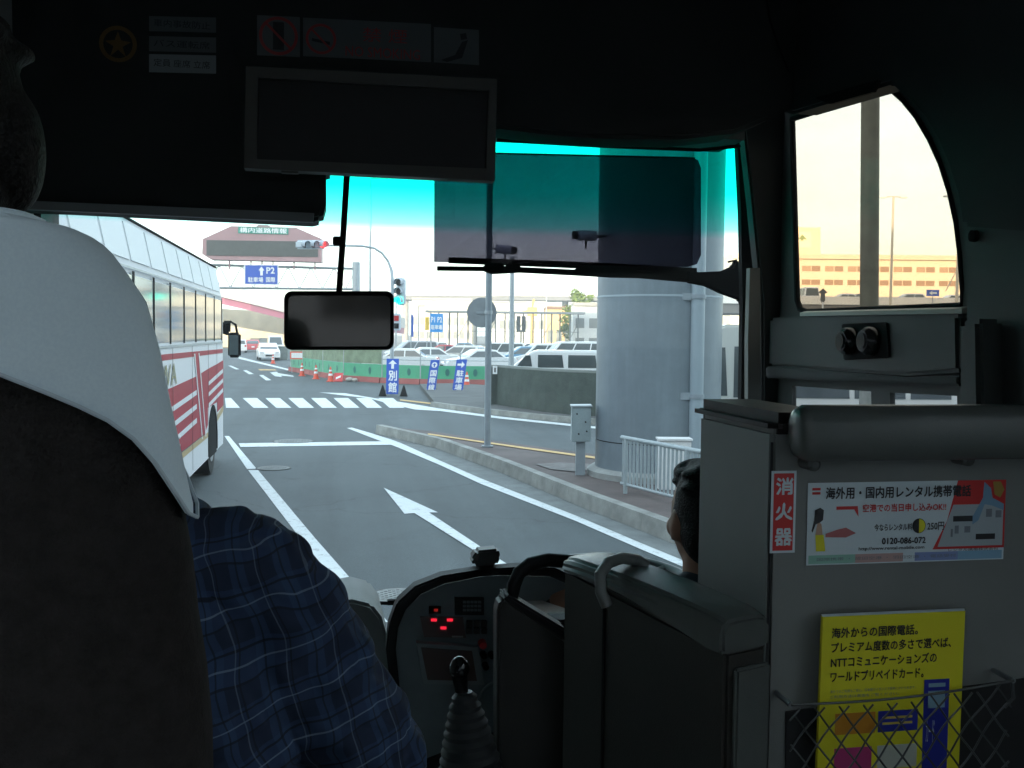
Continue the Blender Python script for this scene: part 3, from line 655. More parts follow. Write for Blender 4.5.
def stand_sign(label, bl, br, H_top_px, D, rows, lean=0, weights=False):
    a, b = base(bl, D, .0), base(br, D, .0); ux = (b-a).normalized(); W_ = (b-a).length; Ht = zat(H_top_px, D, bl) - .08
    n = Vector((-ux.y,ux.x,0)); n = n if n.dot(FH) > 0 else -n
    c = (a+b)/2; t = thing('stand_sign', label, 'sign', (c.x,c.y,0), 0, 'blue stand signs on the junction corner')
    up = (Z + ux*lean + n*.12).normalized()
    mb = MB(); o0 = a + Z*.08; mb.hull8([o0, o0+ux*W_, o0+ux*W_+n*.03, o0+n*.03, o0+up*Ht, o0+ux*W_+up*Ht, o0+ux*W_+up*Ht+n*.03, o0+up*Ht+n*.03]); bd = mb.build('board', blue, t)
    mid = o0 + ux*W_/2 - n*.006; nv = ux.cross(up)
    # arrow
    ac = mid + up*(Ht*.84); s = W_*.36
    if rows[0] == 'up': poly = [(-.3,-1),(.3,-1),(.3,.1),(.95,.1),(0,1),(-.95,.1),(-.3,.1)]
    else: poly = [(-1,.3),(-1,-.3),(.1,-.3),(.1,-.95),(1,0),(.1,.95),(.1,.3)]
    if rows[0] == 'ring': poly = [(math.cos(k*math.pi/8)*.9, math.sin(k*math.pi/8)*.9) for k in range(16)]
    mb = MB(); mb.prism([ac + ux*x*s + up*y*s for x, y in poly], -n*.003); ar = mb.build('arrow', white, t)
    if rows[0] == 'ring':
        mb = MB(); mb.prism([ac + ux*x*s*.6 + up*y*s*.6 - n*.004 for x, y in [(-.3,-1),(.3,-1),(.3,.1),(.95,.1),(0,1),(-.95,.1),(-.3,.1)]], -n*.003); mb.build('arrow_figure', blue, ar)
    k = len(rows[1])
    for i, ch in enumerate(rows[1]):
        hh = Ht*.66/k; text('lettering', ch, white, mid + up*(Ht*.68 - hh*(i+.5)) - n*.004, ux, up, W_*.66, hh*.84, t, depth=0, bold=.05)
    mb = MB(); top = o0+up*Ht*.97; 
    for f in (.1,.9): mb.tube([o0+ux*W_*f+up*Ht*.95+n*.03, o0+ux*W_*f+n*.55-Z*.06], .014, 6)
    mb.tube([o0+ux*W_*.0+n*.01-Z*.08, o0+ux*W_*.0+up*.1], .014, 6); mb.tube([o0+ux*W_*1+n*.01-Z*.08, o0+ux*W_*1+up*.1], .014, 6)
    mb.build('stand_frame', galv, t)
    if weights:
        for s_ in (-.12, W_+.2):
            mb = MB(); q = a+ux*s_; mb.hull8([q-ux*.14-n*.1, q+ux*.14-n*.1, q+ux*.14+n*.1, q-ux*.14+n*.1, q-ux*.02-n*.02+Z*.4, q+ux*.02-n*.02+Z*.4, q+ux*.02+n*.02+Z*.4, q-ux*.02+n*.02+Z*.4]); mb.build('weight', black, t)
    else:
        mb = MB(); mb.ell(a+ux*W_*.55+Z*.09+n*.2, (.15,.12,.1)); mb.build('sandbag', white, t)
    return t
stand_sign('upright blue stand sign with a white up arrow and black weights, leftmost of three', 386.2, 398.6, 358.5, 36.6, ('up', '別館'), 0, True)
stand_sign('tilted blue stand sign with a round arrow mark, middle of three', 426.5, 435.5, 359.5, 38.5, ('ring', '国際線'), .13)
stand_sign('tilted blue stand sign with a white right arrow, rightmost of three', 452.5, 463, 359, 38.5, ('right', '駐車場'), .13)

# ------------------------------------------------------------------ traffic signals
def lens_set(t, p, ax, n, sp, axis, lit, rr=.15):
    for k in range(3):
        q = p + axis*(k-1)*sp
        col = [mat('dark_lens', (.03,.02,.02), .2)]*3
        m = col[0]
        if k == lit[0]: m = lit[1]
        mb = MB(); mb.tube([q+ax*.02, q+ax*.045], rr*.86, 18); ln = mb.build('lens', m, t)
        mb = MB(); ring = []; pts = []
        side = axis.cross(ax).normalized() if abs(axis.z) < .5 else ax.cross(Z).normalized()
        upx = Z
        sd_ = ax.cross(upx).normalized()
        r0 = [q+ax*.02 + (sd_*math.cos(a)+upx*math.sin(a))*rr for a in [R(-30)+k2*R(240)/14 for k2 in range(15)]]
        r1 = [v+ax*.24 for v in r0]; r2 = [q+ax*.26 + (sd_*math.cos(a)+upx*math.sin(a))*(rr-.01) for a in [R(-30)+k2*R(240)/14 for k2 in range(15)]]; r3 = [v-ax*.24 for v in r2]
        mb.rings([r0, r1, r2, r3], caps=False, close=False); mb.build('visor_hood', mat('signal_hood', (.4,.44,.5), .5), ln)
sigw = mat('signal_housing', (.6,.66,.72), .4)
green_on = mat('green_light_on', (.0,.5,.4), .3, emit=((.0,.9,.62), 1.1)); red_on = mat('red_light_on', (.6,.02,.02), .3, emit=((1,.03,.03), .5))
D = 38.0; pb = base(392, D)
t = thing('signal_pole', 'slim pole with a curved overhead arm beside the green traffic light', 'signal pole', pb)
arm = [Vector((pb.x,pb.y,0)), Vector((pb.x,pb.y,zat(280,D))), P(391.5,270,D), P(388,261,D), P(382,253,D), P(374,248,D), P(362,246,D), P(340,245.6,D), P(296,245.5,D)]
mb = MB(); mb.tube(arm, [.08,.07,.06,.05,.05,.045,.045,.04,.035], 10); mb.build('pole_and_arm', galv, t)
ax = (-FH - RH*.05).normalized()
p = P(400.5, 291.6, D-.2)
t = thing('traffic_light', 'upright traffic light showing green on the slim pole', 'traffic light', p)
mb = MB(); mb.obox(p+RH*.02, RH*.18, FH*.08, Z*.52).bevel(.06, 3); mb.build('housing', sigw, t)
lens_set(t, p-FH*.09-RH*.03, (-FH-RH*.25).normalized(), 3, .34, -Z, (2, green_on))
mb = MB(); mb.tube([p+Z*.3+FH*.05, Vector((pb.x,pb.y,p.z+.3))], .025, 6); mb.tube([p-Z*.3+FH*.05, Vector((pb.x,pb.y,p.z-.3))], .025, 6); mb.build('bracket', galv, t)
p = P(311, 244.6, D-.2); axr = (RH*1 + Z*0.0 - FH*.12).normalized()
t = thing('traffic_light', 'horizontal traffic light showing red on the overhead arm before the message board', 'traffic light', p)
mb = MB(); mb.obox(p, axr*.6, FH*.08, Z*.17).bevel(.07, 3); mb.build('housing', sigw, t)
lens_set(t, p-FH*.09+axr*.1, (-FH*.7+RH*.72-Z*.1).normalized(), 3, .35, axr, (2, red_on))
p = P(396.5, 322, D-.2); t = thing('pedestrian_signal', 'pedestrian signal box below the green light, half behind the small mirror', 'pedestrian signal', p)
mb = MB(); mb.obox(p, RH*.15+FH*.1, FH*.08, Z*.32).bevel(.03); mb.build('housing', sigw, t)
for dz, m in ((.14, redl), (-.15, black)):
    mb = MB(); mb.obox(p+Z*dz-FH*.12-RH*.0, RH*.1, FH*.01, Z*.1); mb.build('lens', m, t)
mb = MB(); mb.tube([p, Vector((pb.x,pb.y,p.z))], .03, 6); mb.build('bracket', galv, t)

# ------------------------------------------------------------------ gantry, message board, direction sign
Dg = 70.0
cg = base(356, Dg)
t = thing('sign_gantry', 'pale steel lattice gantry spanning the road with one thick column', 'gantry', cg)
mb = MB(); mb.tube([cg, Vector((cg.x,cg.y,zat(264,Dg)))], .28, 14); mb.build('column', galv, t)
rt, lt = P(357,268.5,Dg), P(150,263,Dg); rbm, lb = P(357,289,Dg), P(150,287,Dg)
mb = MB(); mb.tube([lt,rt], .075, 6); mb.tube([lb,rbm], .075, 6); mb.tube([lt+FH*1.0, rt+FH*1.0], .06, 6); mb.tube([lb+FH*1.0, rbm+FH*1.0], .06, 6); mb.build('chord', polegrey, t)
mb = MB(); N = 9
for k in range(N):
    a, b = k/N, (k+1)/N
    mb.tube([lt.lerp(rt,a), lb.lerp(rbm,(a+b)/2)], .035, 5); mb.tube([lb.lerp(rbm,(a+b)/2), lt.lerp(rt,b)], .035, 5); mb.tube([lt.lerp(rt,b), lb.lerp(rbm,b)], .025, 5)
mb.build('lattice', polegrey, t)
Dm = Dg - .5
t = thing('message_board', 'large dusky pink display board with a green title panel above the gantry', 'display board', P(262,262,Dm))
pinkm = mat('dusky_pink_panel', (.42,.25,.26), .6, 0, .8, .08)
poly = [(202.6,239),(231,226),(296,227.5),(321,238.5),(321,262),(211,259.5),(202,254)]
mb = MB(); mb.prism([P(x,y,Dm) for x,y in poly], fwd*.7); mb.build('casing', pinkm, t)
mb = MB(); mb.prism([P(x,y,Dm) for x,y in ((256,226.8),(258,224.8),(268,225),(271,227))], fwd*.6); mb.build('casing_cap', pinkm, t)
mb = MB(); mb.prism([P(x,y,Dm-.04) for x,y in ((206.5,240),(318,241.6),(318,257),(206.5,255.4))], fwd*.03); mb.build('display_screen', mat('display_grey', (.075,.08,.075), .5, 0, 3, .15), t)
mb = MB(); mb.prism([P(x,y,Dm-.05) for x,y in ((238.3,226.9),(288.3,228.2),(288.2,234.4),(238.1,233.2))], fwd*.04); gp = mb.build('title_panel', green_sign, t)
text('title_lettering', '構内道路情報', white, P(263.2,230.6,Dm-.06), (P(288,228.2,Dm)-P(238,226.9,Dm)), up2, 47*Dm/F_PX, 5.0*Dm/F_PX, gp, depth=.004, bold=.04)
for px in (229.5,251,262,273,294,315):
    mb = MB(); a = P(px,260.5+(px-229)*.015,Dm+.3); mb.tube([a, a-Z*.6], .06, 6); mb.build('foot', pinkm, t)
t = thing('direction_sign', 'blue and white overhead direction sign hung on the gantry under the pink board', 'sign', P(261,284,Dg-.3))
mb = MB(); mb.prism([P(x,y,Dg-.3) for x,y in ((244,264.2),(278.4,264.6),(278.4,285),(244,284.6))], fwd*.08); mb.build('board', white, t)
mb = MB(); mb.prism([P(x,y,Dg-.32) for x,y in ((245.3,265.3),(277.3,265.6),(277.3,284),(245.3,283.6))], fwd*.01); fb = mb.build('face', blue, t)
mb = MB(); mb.prism([P(261.5+x,271.5+y,Dg-.33) for x,y in ((0,-5),(3,-1),(1.3,-1),(1.3,4),(-1.3,4),(-1.3,-1),(-3,-1))], fwd*-.004); mb.build('arrow', white, t)
text('lettering', '駐車場', white, P(255.5,279.8,Dg-.34), RH, Z, 15*Dg/F_PX, 5*Dg/F_PX, t, bold=.04)
text('lettering', '国際', white, P(270.5,279.8,Dg-.34), RH, Z, 9*Dg/F_PX, 5*Dg/F_PX, t, bold=.04)
text('lettering', 'P2', white, P(270.3,270.6,Dg-.34), RH, Z, 8*Dg/F_PX, 6*Dg/F_PX, t, bold=.05)

# ------------------------------------------------------------------ flyover with pink girder and retaining wall
t = thing('flyover', 'curved flyover with a dusky magenta girder over a beige retaining wall', 'bridge', base(250,135))
def dq(px, y0, D): return P(px, y0, D)
seg = [(120,268,128),(223,290.5,132),(250,297,134),(284,305.8,138),(330,313,146),(400,322,158)]
mb = MB()
for (x0,y0_,D0),(x1,y1_,D1) in zip(seg, seg[1:]):
    a, b = P(x0,y0_,D0), P(x1,y1_,D1); mb.hull8([a-Z*.9, b-Z*.9, b-Z*.9+FH*8, a-Z*.9+FH*8, a+Z*.75, b+Z*.75, b+Z*.75+FH*8, a+Z*.75+FH*8])
mb.build('deck', mat('pale_deck', (.55,.55,.53), .8), t)
mb = MB()
for (x0,y0_,D0),(x1,y1_,D1) in zip(seg, seg[1:]):
    a, b = P(x0,y0_,D0)+FH*.5-Z*.9, P(x1,y1_,D1)+FH*.5-Z*.9; mb.hull8([a-Z*.95, b-Z*.95, b-Z*.95+FH*6, a-Z*.95+FH*6, a, b, b+FH*6, a+FH*6])
mb.build('girder', mat('magenta_girder', (.36,.13,.2), .5), t)
mb = MB(); a, b = base(120,150), base(300,150); mb.hull8([a, b, b+FH*3, a+FH*3, a+Z*6.5, b+Z*5.2, b+Z*5.2+FH*3, a+Z*6.5+FH*3]); mb.build('retaining_wall', mat('beige_concrete', (.5,.44,.33), .9, 0, .5, .2), t)

# ------------------------------------------------------------------ far side: expressway, buildings, canopy, tree
t = thing('expressway', 'pale elevated expressway crossing the whole background on round piers', 'bridge', base(500,230))
a, b = base(380,235), base(720,225); z1, z0 = zat(293.5,230), zat(300,230)
mb = MB(); mb.hull8([a+Z*z0, b+Z*z0, b+Z*z0+FH*12, a+Z*z0+FH*12, a+Z*(z1-.6), b+Z*(z1-.6), b+Z*(z1-.6)+FH*12, a+Z*(z1-.6)+FH*12]); mb.build('deck', mat('grey_deck', (.17,.17,.18), .8, 0, .3, .1), t)
mb = MB(); mb.hull8([a+Z*(z1-.6)-FH*.3, b+Z*(z1-.6)-FH*.3, b+Z*(z1-.6)+FH*.1, a+Z*(z1-.6)+FH*.1, a+Z*z1-FH*.3, b+Z*z1-FH*.3, b+Z*z1+FH*.1, a+Z*z1+FH*.1]); mb.build('parapet', mat('pale_deck', (.6,.6,.58), .8), t)
for px in (403,437,472,501,533,566,602):
    mb = MB(); q = base(px,232)+FH*5; mb.tube([q, q+Z*z0], .8, 10); mb.build('pier', concrete, t)
def block(name, label, px0, px1, ytop, D, m, rows=(), depth=12, cat='building', roof=None, nw=6):
    a, b = base(px0,D), base(px1,D); h = zat(ytop, D, (px0+px1)/2)
    t = thing(name, label, cat, ((a+b)/2)); u = (b-a)
    mb = MB(); mb.hull8([a, b, b+FH*depth, a+FH*depth, a+Z*h, b+Z*h, b+Z*h+FH*depth, a+Z*h+FH*depth]); mb.build('wall', m, t)
    mb = MB(); mb.hull8([a-FH*.3+Z*h, b-FH*.3+Z*h, b+FH*depth+Z*h, a+FH*depth+Z*h, a-FH*.3+Z*(h+.4), b-FH*.3+Z*(h+.4), b+FH*depth+Z*(h+.4), a+FH*depth+Z*(h+.4)]); mb.build('roof', roof or concrete, t)
    for (f0, f1) in rows:
        for k in range(nw):
            p, q = a + u*((k+.18)/nw) - FH*.02, a + u*((k+.82)/nw) - FH*.02
            mb = MB(); mb.hull8([p+Z*h*f0, q+Z*h*f0, q+Z*h*f0+FH*.06, p+Z*h*f0+FH*.06, p+Z*h*f1, q+Z*h*f1, q+Z*h*f1+FH*.06, p+Z*h*f1+FH*.06]); mb.build('window', mat('washed_out_window', (.22,.23,.22), .3), t)  # panes lightened to imitate the washed-out distance
    return t
block('low_building', 'long low pale yellow building under the expressway, left of the round plate', 412, 472, 300, 205, mat('pale_yellow_wall', (.66,.6,.48), .8, 0, .3, .1), ((.45,.62),(.15,.3)), nw=9)
block('low_building', 'low white building under the expressway behind the thin camera pole', 490, 545, 303, 200, mat('off_white_wall', (.68,.66,.6), .8), ((.4,.6),), nw=7)
block('orange_building', 'small orange cream building with a dark roof edge left of the tree', 546, 572, 309, 150, mat('orange_cream_wall', (.62,.4,.2), .8, 0, .4, .1), ((.2,.5),), nw=3, roof=mat('brown_roof', (.2,.12,.08), .8))
block('stair_house', 'small white stair house with dark openings beside the big column', 573, 600, 306, 118, mat('white_wall', (.72,.72,.7), .7), ((.12,.35),(.55,.75)), depth=5, nw=2)
# canopy of the walkway in the car park
t = thing('walkway_canopy', 'long flat walkway canopy on many thin dark posts across the car park', 'canopy', base(500,112))
a, b = base(425,112), base(585,114); zc = zat(312,112)
mb = MB(); mb.hull8([a+Z*(zc-.12), b+Z*(zc-.12), b+Z*(zc-.12)+FH*3, a+Z*(zc-.12)+FH*3, a+Z*(zc+.1), b+Z*(zc+.1), b+Z*(zc+.1)+FH*3, a+Z*(zc+.1)+FH*3]); mb.build('roof', mat('canopy_roof', (.3,.32,.33), .5), t)
postm = mat('dark_post', (.16,.18,.18), .5, .3)
for k in range(17):
    mb = MB(); q = a.lerp(b, (k+.4)/17)+FH*(.3 if k%2 else 2.6); mb.tube([q, q+Z*zc], .085, 6); mb.build('post', postm, t)
mb = MB()
for k in range(16):
    q = a.lerp(b, (k+.4)/17)+FH*.3; q2 = a.lerp(b, (k+1.4)/17)+FH*.3; 
    if k % 3 == 0: mb.tube([q+Z*.4*zc, q2+Z*.8*zc], .04, 5)
    mb.tube([q+Z*zc*.55, q2+Z*zc*.55], .03, 5)
mb.build('brace', postm, t)
q = base(521,96); t = thing('twin_display', 'pair of dark upright panels on a post in the car park beside the camera pole', 'panel', q)
mb = MB(); mb.tube([q, q+Z*zat(330,96)], .08, 8); mb.build('post', postm, t)
for s in (-1,1):
    mb = MB(); zt_, zb_ = zat(316,96), zat(332,96); mb.obox(Vector((q.x,q.y,(zt_+zb_)/2))+RH*s*.25, RH*.2, FH*.1, Z*(zt_-zb_)/2); mb.build('panel', mat('dark_panel', (.06,.07,.07), .6), t)
q = base(431,80); t = thing('parking_sign', 'blue and white car park sign on a pole behind the middle blue stand sign', 'sign', q)
zt_, zb_ = zat(314.5,80), zat(333,80)
mb = MB(); mb.tube([q, q+Z*zt_], .06, 8); mb.build('pole', galv, t)
cc = Vector((*P(436.5,324,79.9).xy, (zt_+zb_)/2))
mb = MB(); mb.obox(cc, RH*.52, FH*.04, Z*(zt_-zb_)/2); mb.build('board', mat('bright_blue', (.02,.28,.7), .4), t)
text('lettering', 'P1 P2', white, cc+Z*.25-FH*.05, RH, Z, .85, .42, t, bold=.05); text('lettering', '駐車場', white, cc-Z*.35-FH*.05, RH, Z, .85, .36, t, bold=.05)
q = base(427,82); t = thing('yellow_sign', 'narrow yellow sign just left of the blue car park sign', 'sign', q)
mb = MB(); mb.tube([q, q+Z*zat(333,82)], .04, 6); mb.build('pole', galv, t)
mb = MB(); zt_, zb_ = zat(318,82), zat(331,82); mb.obox(Vector((q.x,q.y,(zt_+zb_)/2)), RH*.16, FH*.03, Z*(zt_-zb_)/2); mb.build('board', mat('yellow_sign', (.75,.5,.05), .5), t)
t = thing('banner_pole', 'thin pole with a narrow blue banner left of the blue car park sign', 'banner', base(411,75))
q = base(411,75); mb = MB(); mb.tube([q, q+Z*zat(313,75)], .035, 6); mb.build('pole', galv, t)
mb = MB(); zt_, zb_ = zat(316,75), zat(338,75); mb.obox(Vector((q.x,q.y,(zt_+zb_)/2))+RH*.1, RH*.08, FH*.01, Z*(zt_-zb_)/2); mb.build('banner', blue, t)
q = base(532,175); t = thing('yellow_crane', 'small yellow crane head rising behind the canopy', 'crane', q)
ym_ = mat('crane_yellow', (.7,.45,.08), .5); mb = MB(); zt_ = zat(299,175); mb.tube([q, q+Z*(zt_-1.5)], .35, 6); mb.build('mast', ym_, t)
mb = MB(); mb.obox(q+Z*(zt_-2.2), RH*.9, FH*.5, Z*.8); mb.build('cab', ym_, t)
mb = MB(); mb.tube([q+Z*(zt_-1.5), q+Z*zt_+RH*.3], .2, 5); mb.tube([q+Z*(zt_-1.8), q-RH*2.2+Z*(zt_-2.4)], .15, 5); mb.build('jib', ym_, t)
for (px, D_, yt, lab) in ((396,90,300,'thin lamp pole rising right of the green traffic light'),(418.5,98,306,'thin white pole left of the blue car park sign'),(546,140,285,'tall thin mast behind the orange cream building'),(449,120,300,'thin white pole right of the blue car park sign')):
    q = base(px,D_); t = thing('lamp_post', lab, 'lamp post', q)
    zt_ = zat(yt, D_, px); mb = MB(); mb.tube([q, q+Z*zt_], [.09,.05], 8); mb.build('shaft', galv, t); mb = MB(); mb.obox(q+Z*zt_+RH*.3, RH*.35, FH*.1, Z*.06); mb.build('lamp_head', galv, t)

# tall lamp far ahead (seen in the tinted band left of the visor)
q = base(370, 90); zt_ = zat(180, 90, 370)
t = thing('lamp_post', 'very tall lamp post whose head shows in the tinted band above the curved signal arm', 'lamp post', q)
mb = MB(); mb.tube([q, q+Z*zt_], [.14,.08], 8); mb.tube([q+Z*zt_, q+Z*(zt_+.15)+RH*.9], .06, 6); mb.build('shaft', galv, t)
mb = MB(); mb.obox(q+Z*(zt_+.12)+RH*1.0, RH*.5, FH*.15, Z*.1); mb.build('lamp_head', galv, t)

def tree(c, h, w_, lab, n=4200):
    random.seed(len(lab))
    t = thing('leafy_tree', lab, 'tree', c)
    mb = MB(); mb.tube([c, c+Z*h*.3+RH*.1, c+Z*h*.6], [.3,.22,.12], 10)
    for k in range(7):
        a = k*2.4; s = c+Z*h*(.3+.04*k); mb.tube([s, s+Vector((math.cos(a)*w_*.3, math.sin(a)*w_*.3, h*.2)), s+Vector((math.cos(a)*w_*.42, math.sin(a)*w_*.42, h*.32))], [.11,.07,.03], 6)
    mb.build('trunk', mat('bark', (.12,.09,.06), .9), t)
    mb = MB(); cl = []
    for k in range(44):
        a = random.uniform(0,6.28); zz = random.uniform(.25,.97); rr = w_*.5*math.sqrt(max(.05,1-((zz-.5)/.52)**2))*random.uniform(.3,1)
        cl.append((c+Vector((math.cos(a)*rr, math.sin(a)*rr, h*zz)), random.uniform(.35,.75)*w_*.26))
    for i in range(n):
        cc, rr = random.choice(cl); d = Vector((random.gauss(0,1),random.gauss(0,1),random.gauss(0,1))); d = d.normalized()*rr*random.uniform(.5,1.1)
        p = cc+d; u = Vector((random.gauss(0,1),random.gauss(0,1),random.gauss(0,1))).normalized(); v = u.cross(Vector((random.gauss(0,1),random.gauss(0,1),.3))).normalized(); s = random.uniform(.1,.22)
        mb.bm.faces.new([mb.bm.verts.new(p+q) for q in (-u*s, v*s*.6, u*s, -v*s*.6)])
    mb.build('crown', mat('leaves', (.12,.17,.03), .7, 0, .8, .5), t, smooth=False, recalc=False)
    return t
tree(base(579,124), zat(290,124), 4.6, 'yellow green leafy tree rising behind the white stair house')
tree(base(578,140)+RH*.3, zat(302,140), 3.2, 'shorter leafy bush tree at the left foot of the tall tree', 1800)

# ------------------------------------------------------------------ seen through the driver's side window
Dt = 150.0
t = thing('terminal_building', 'long golden cream building with two rows of brown windows beyond the side window', 'building', base(880,Dt))
a, b = base(730,Dt), base(1080,Dt); u = (b-a).normalized(); h = zat(260,Dt,880)
mb = MB(); mb.hull8([a, b, b+FH*30, a+FH*30, a+Z*h, b+Z*h, b+Z*h+FH*30, a+Z*h+FH*30]); mb.build('wall', mat('golden_cream_wall', (.80,.70,.52), .8, 0, .2, .05), t)
mb = MB(); mb.hull8([a-FH*.4+Z*(h+.002), b-FH*.4+Z*(h+.002), b+FH*30+Z*(h+.002), a+FH*30+Z*(h+.002), a-FH*.4+Z*(h+.7), b-FH*.4+Z*(h+.7), b+FH*30+Z*(h+.7), a+FH*30+Z*(h+.7)]); mb.build('parapet', mat('golden_cream_trim', (.7,.62,.45), .8), t)
bw1 = mat('brown_window', (.34,.21,.12), .5); bw2 = mat('amber_window', (.45,.3,.18), .5)
pxs = [800.1 - 22.83*k for k in (1,2)] + [800.1 + 22.83*k for k in range(9)]
for j, (y0_, y1_) in enumerate(((272.2,266.8),(285.6,280.4))):
    for i, px in enumerate(pxs):
        p0, p1 = base(px,Dt-.05), base(px+19,Dt-.05); z0_, z1_ = zat(y0_,Dt,880), zat(y1_,Dt,880)
        for s in (0,1):
            e0, e1 = p0.lerp(p1, s*.5+.02), p0.lerp(p1, s*.5+.48)
            mb = MB(); mb.hull8([e0+Z*z0_, e1+Z*z0_, e1+Z*z0_+FH*.2, e0+Z*z0_+FH*.2, e0+Z*z1_, e1+Z*z1_, e1+Z*z1_+FH*.2, e0+Z*z1_+FH*.2]); mb.build('window', bw1 if (i*3+s+j) % 3 else bw2, t)
t = thing('roof_sign', 'large cream rooftop sign board with a small green emblem', 'sign', P(807,256,Dt+6))
m = mat('cream_sign', (.82,.72,.45), .6); mb = MB(); mb.prism([P(x,y,Dt+6) for x,y in ((788,227),(820.5,227.5),(820.5,255),(788,255))], FH*.8); mb.build('board', m, t)
mb = MB(); mb.prism([P(x,y,Dt+5.9) for x,y in ((790,231.5),(811,232),(811,247.5),(790,247.5))], FH*.05); mb.build('inner_panel', mat('pale_sign', (.85,.78,.55), .6), t)
mb = MB(); mb.prism([P(x,y,Dt+5.8) for x,y in ((798,239.5),(802.5,234.5),(807,239.5),(803.5,238.8),(803.5,240.5),(801,240.5),(801,238.8))], FH*.05); mb.build('emblem', mat('olive_green', (.2,.28,.08), .6), t)
mb = MB(); 
for px in (796,812): mb.tube([P(px,255,Dt+6.4), P(px,261,Dt+6.4)], .15, 6)
mb.build('foot', galv, t)
De = 105.0
t = thing('elevated_road', 'pale elevated road with a solid parapet in front of the golden building', 'bridge', base(880,De))
a, b = base(720,De), base(1100,De); z0_, z1_ = zat(305,De,880), zat(297,De,880)
mb = MB(); mb.hull8([a+Z*z0_, b+Z*z0_, b+Z*z0_+FH*.3, a+Z*z0_+FH*.3, a+Z*z1_, b+Z*z1_, b+Z*z1_+FH*.3, a+Z*z1_+FH*.3]); mb.build('parapet', mat('pale_parapet', (.85,.82,.76), .8, 0, .4, .06), t)
mb = MB(); mb.hull8([a+Z*(z0_-1.0)+FH*.31, b+Z*(z0_-1.0)+FH*.31, b+Z*(z0_-1.0)+FH*12, a+Z*(z0_-1.0)+FH*12, a+Z*z0_+FH*.31, b+Z*z0_+FH*.31, b+Z*z0_+FH*12, a+Z*z0_+FH*12]); mb.build('deck', mat('dark_deck', (.16,.15,.14), .8), t)
for px in (760,815,868,925,985,1040):
    q = base(px,De)+FH*5; mb = MB(); mb.tube([q, q+Z*(z0_-1.0)], .6, 10); mb.build('pier', concrete, t)
dk = z0_
ge = 'cars on the elevated road'
for px, m, k, lab in ((805,whitec,'van','white van on the elevated road at the left edge of the side window'),(842,silver,'sedan','silver sedan on the elevated road just right of the white van'),(857.5,darkc,'sedan','dark car on the elevated road half hidden by the near grey pole'),(905,silver,'hatch','silver hatchback on the elevated road left of the blue arrow sign'),(950,whitec,'sedan','white sedan on the elevated road right of the blue arrow sign')):
    q = base(px, De+4); car(lab, (q.x, q.y, z1_-.95 if k!='van' else z1_-.85), -YAW+(R(90) if k!='van' else 0), m, k, ge)
q = base(932.5,De-.3); t = thing('arrow_sign', 'blue rectangular sign with a white left arrow on the elevated road parapet', 'sign', Vector((q.x,q.y,z1_)))
cc = P(932.8,293,De-.3); mb = MB(); mb.obox(cc, RH*.66, FH*.05, Z*.34); mb.build('board', blue, t)
mb = MB(); s = .4; mb.prism([cc-FH*.07+RH*x*s+Z*y*s for x,y in ((-1,0),(-.2,.55),(-.2,.2),(1,.2),(1,-.2),(-.2,-.2),(-.2,-.55))], FH*.01); mb.build('arrow', white, t)
mb = MB(); mb.tube([cc-Z*.34, cc-Z*1.2], .04, 6); mb.build('post', galv, t)
q = base(822,60); t = thing('road_sign', 'small dark pointed road sign low in the side window', 'sign', q)
mb = MB(); zz = zat(292,60,822); mb.tube([q, q+Z*(zz-.6)], .05, 8); mb.build('post', white_paint, t)
cc = q+Z*zz; mb = MB(); mb.prism([cc+RH*x+Z*y for x,y in ((-.28,-.05),(0,.22),(.28,-.05),(.12,-.1),(.14,-.5),(.0,-.75),(-.14,-.5),(-.12,-.1))], FH*.05); mb.build('plate', mat('dark_sign_back', (.08,.08,.08), .6), t)
for px, D_, y0_, lab in ((889.5,95,198,'tall double headed street lamp right of the near pole in the side window'),(955.5,80,197,'tall street lamp with a strut at the right edge of the side window')):
    q = base(px,D_); zt_ = zat(y0_,D_,px); t = thing('street_lamp', lab, 'street lamp', q); lm = mat('pale_lamp_pole', (.6,.55,.45), .5)
    mb = MB(); mb.tube([q, q+Z*zt_], [.16,.09], 10); mb.build('pole', lm, t)
    mb = MB(); mb.tube([q+Z*zt_-RH*.9, q+Z*(zt_+.05), q+Z*zt_+RH*.9], .05, 6); 
    if px > 950: mb.tube([q+Z*(zt_*.45)-RH*.9, q+Z*zt_*.58], .04, 6)
    mb.build('arm', lm, t)
    for s in (-1,1):
        mb = MB(); mb.obox(q+Z*(zt_-.03)+RH*s*1.0, RH*.32, FH*.12, Z*.07).bevel(.03); mb.build('lamp_head', white_paint, t)
q = base(873.5,12.0); tp = P(870.5,60,12.0); t = thing('roadside_pole', 'thick grey pole standing close outside the side window', 'pole', q)
mb = MB(); mb.tube([q, tp+(tp-q)*.3], [.112,.105], 20); mb.build('shaft', mat('weathered_grey', (.16,.17,.15), .6, 0, 3, .25), t)
mb = MB(); mb.tube([q, q+Z*.04], .2, 16); mb.build('base_plate', galv, t)

# unseen block added behind the bus to keep the near road in shade
t = thing('unseen_shade_hall', 'unseen tall block added behind the bus for shade', 'building', (0,-45,0))
mb = MB(); mb.box(-110,90,-75,-40,0,46); mb.build('wall', mat('bounce_white', (.75,.75,.72), .7), t)  # white wall throws light back into the cabin
for k in range(20):
    mb = MB(); mb.box(-105+k*9.5,-98+k*9.5,-40.01,-39.9,3,9); mb.build('window', dglass, t)

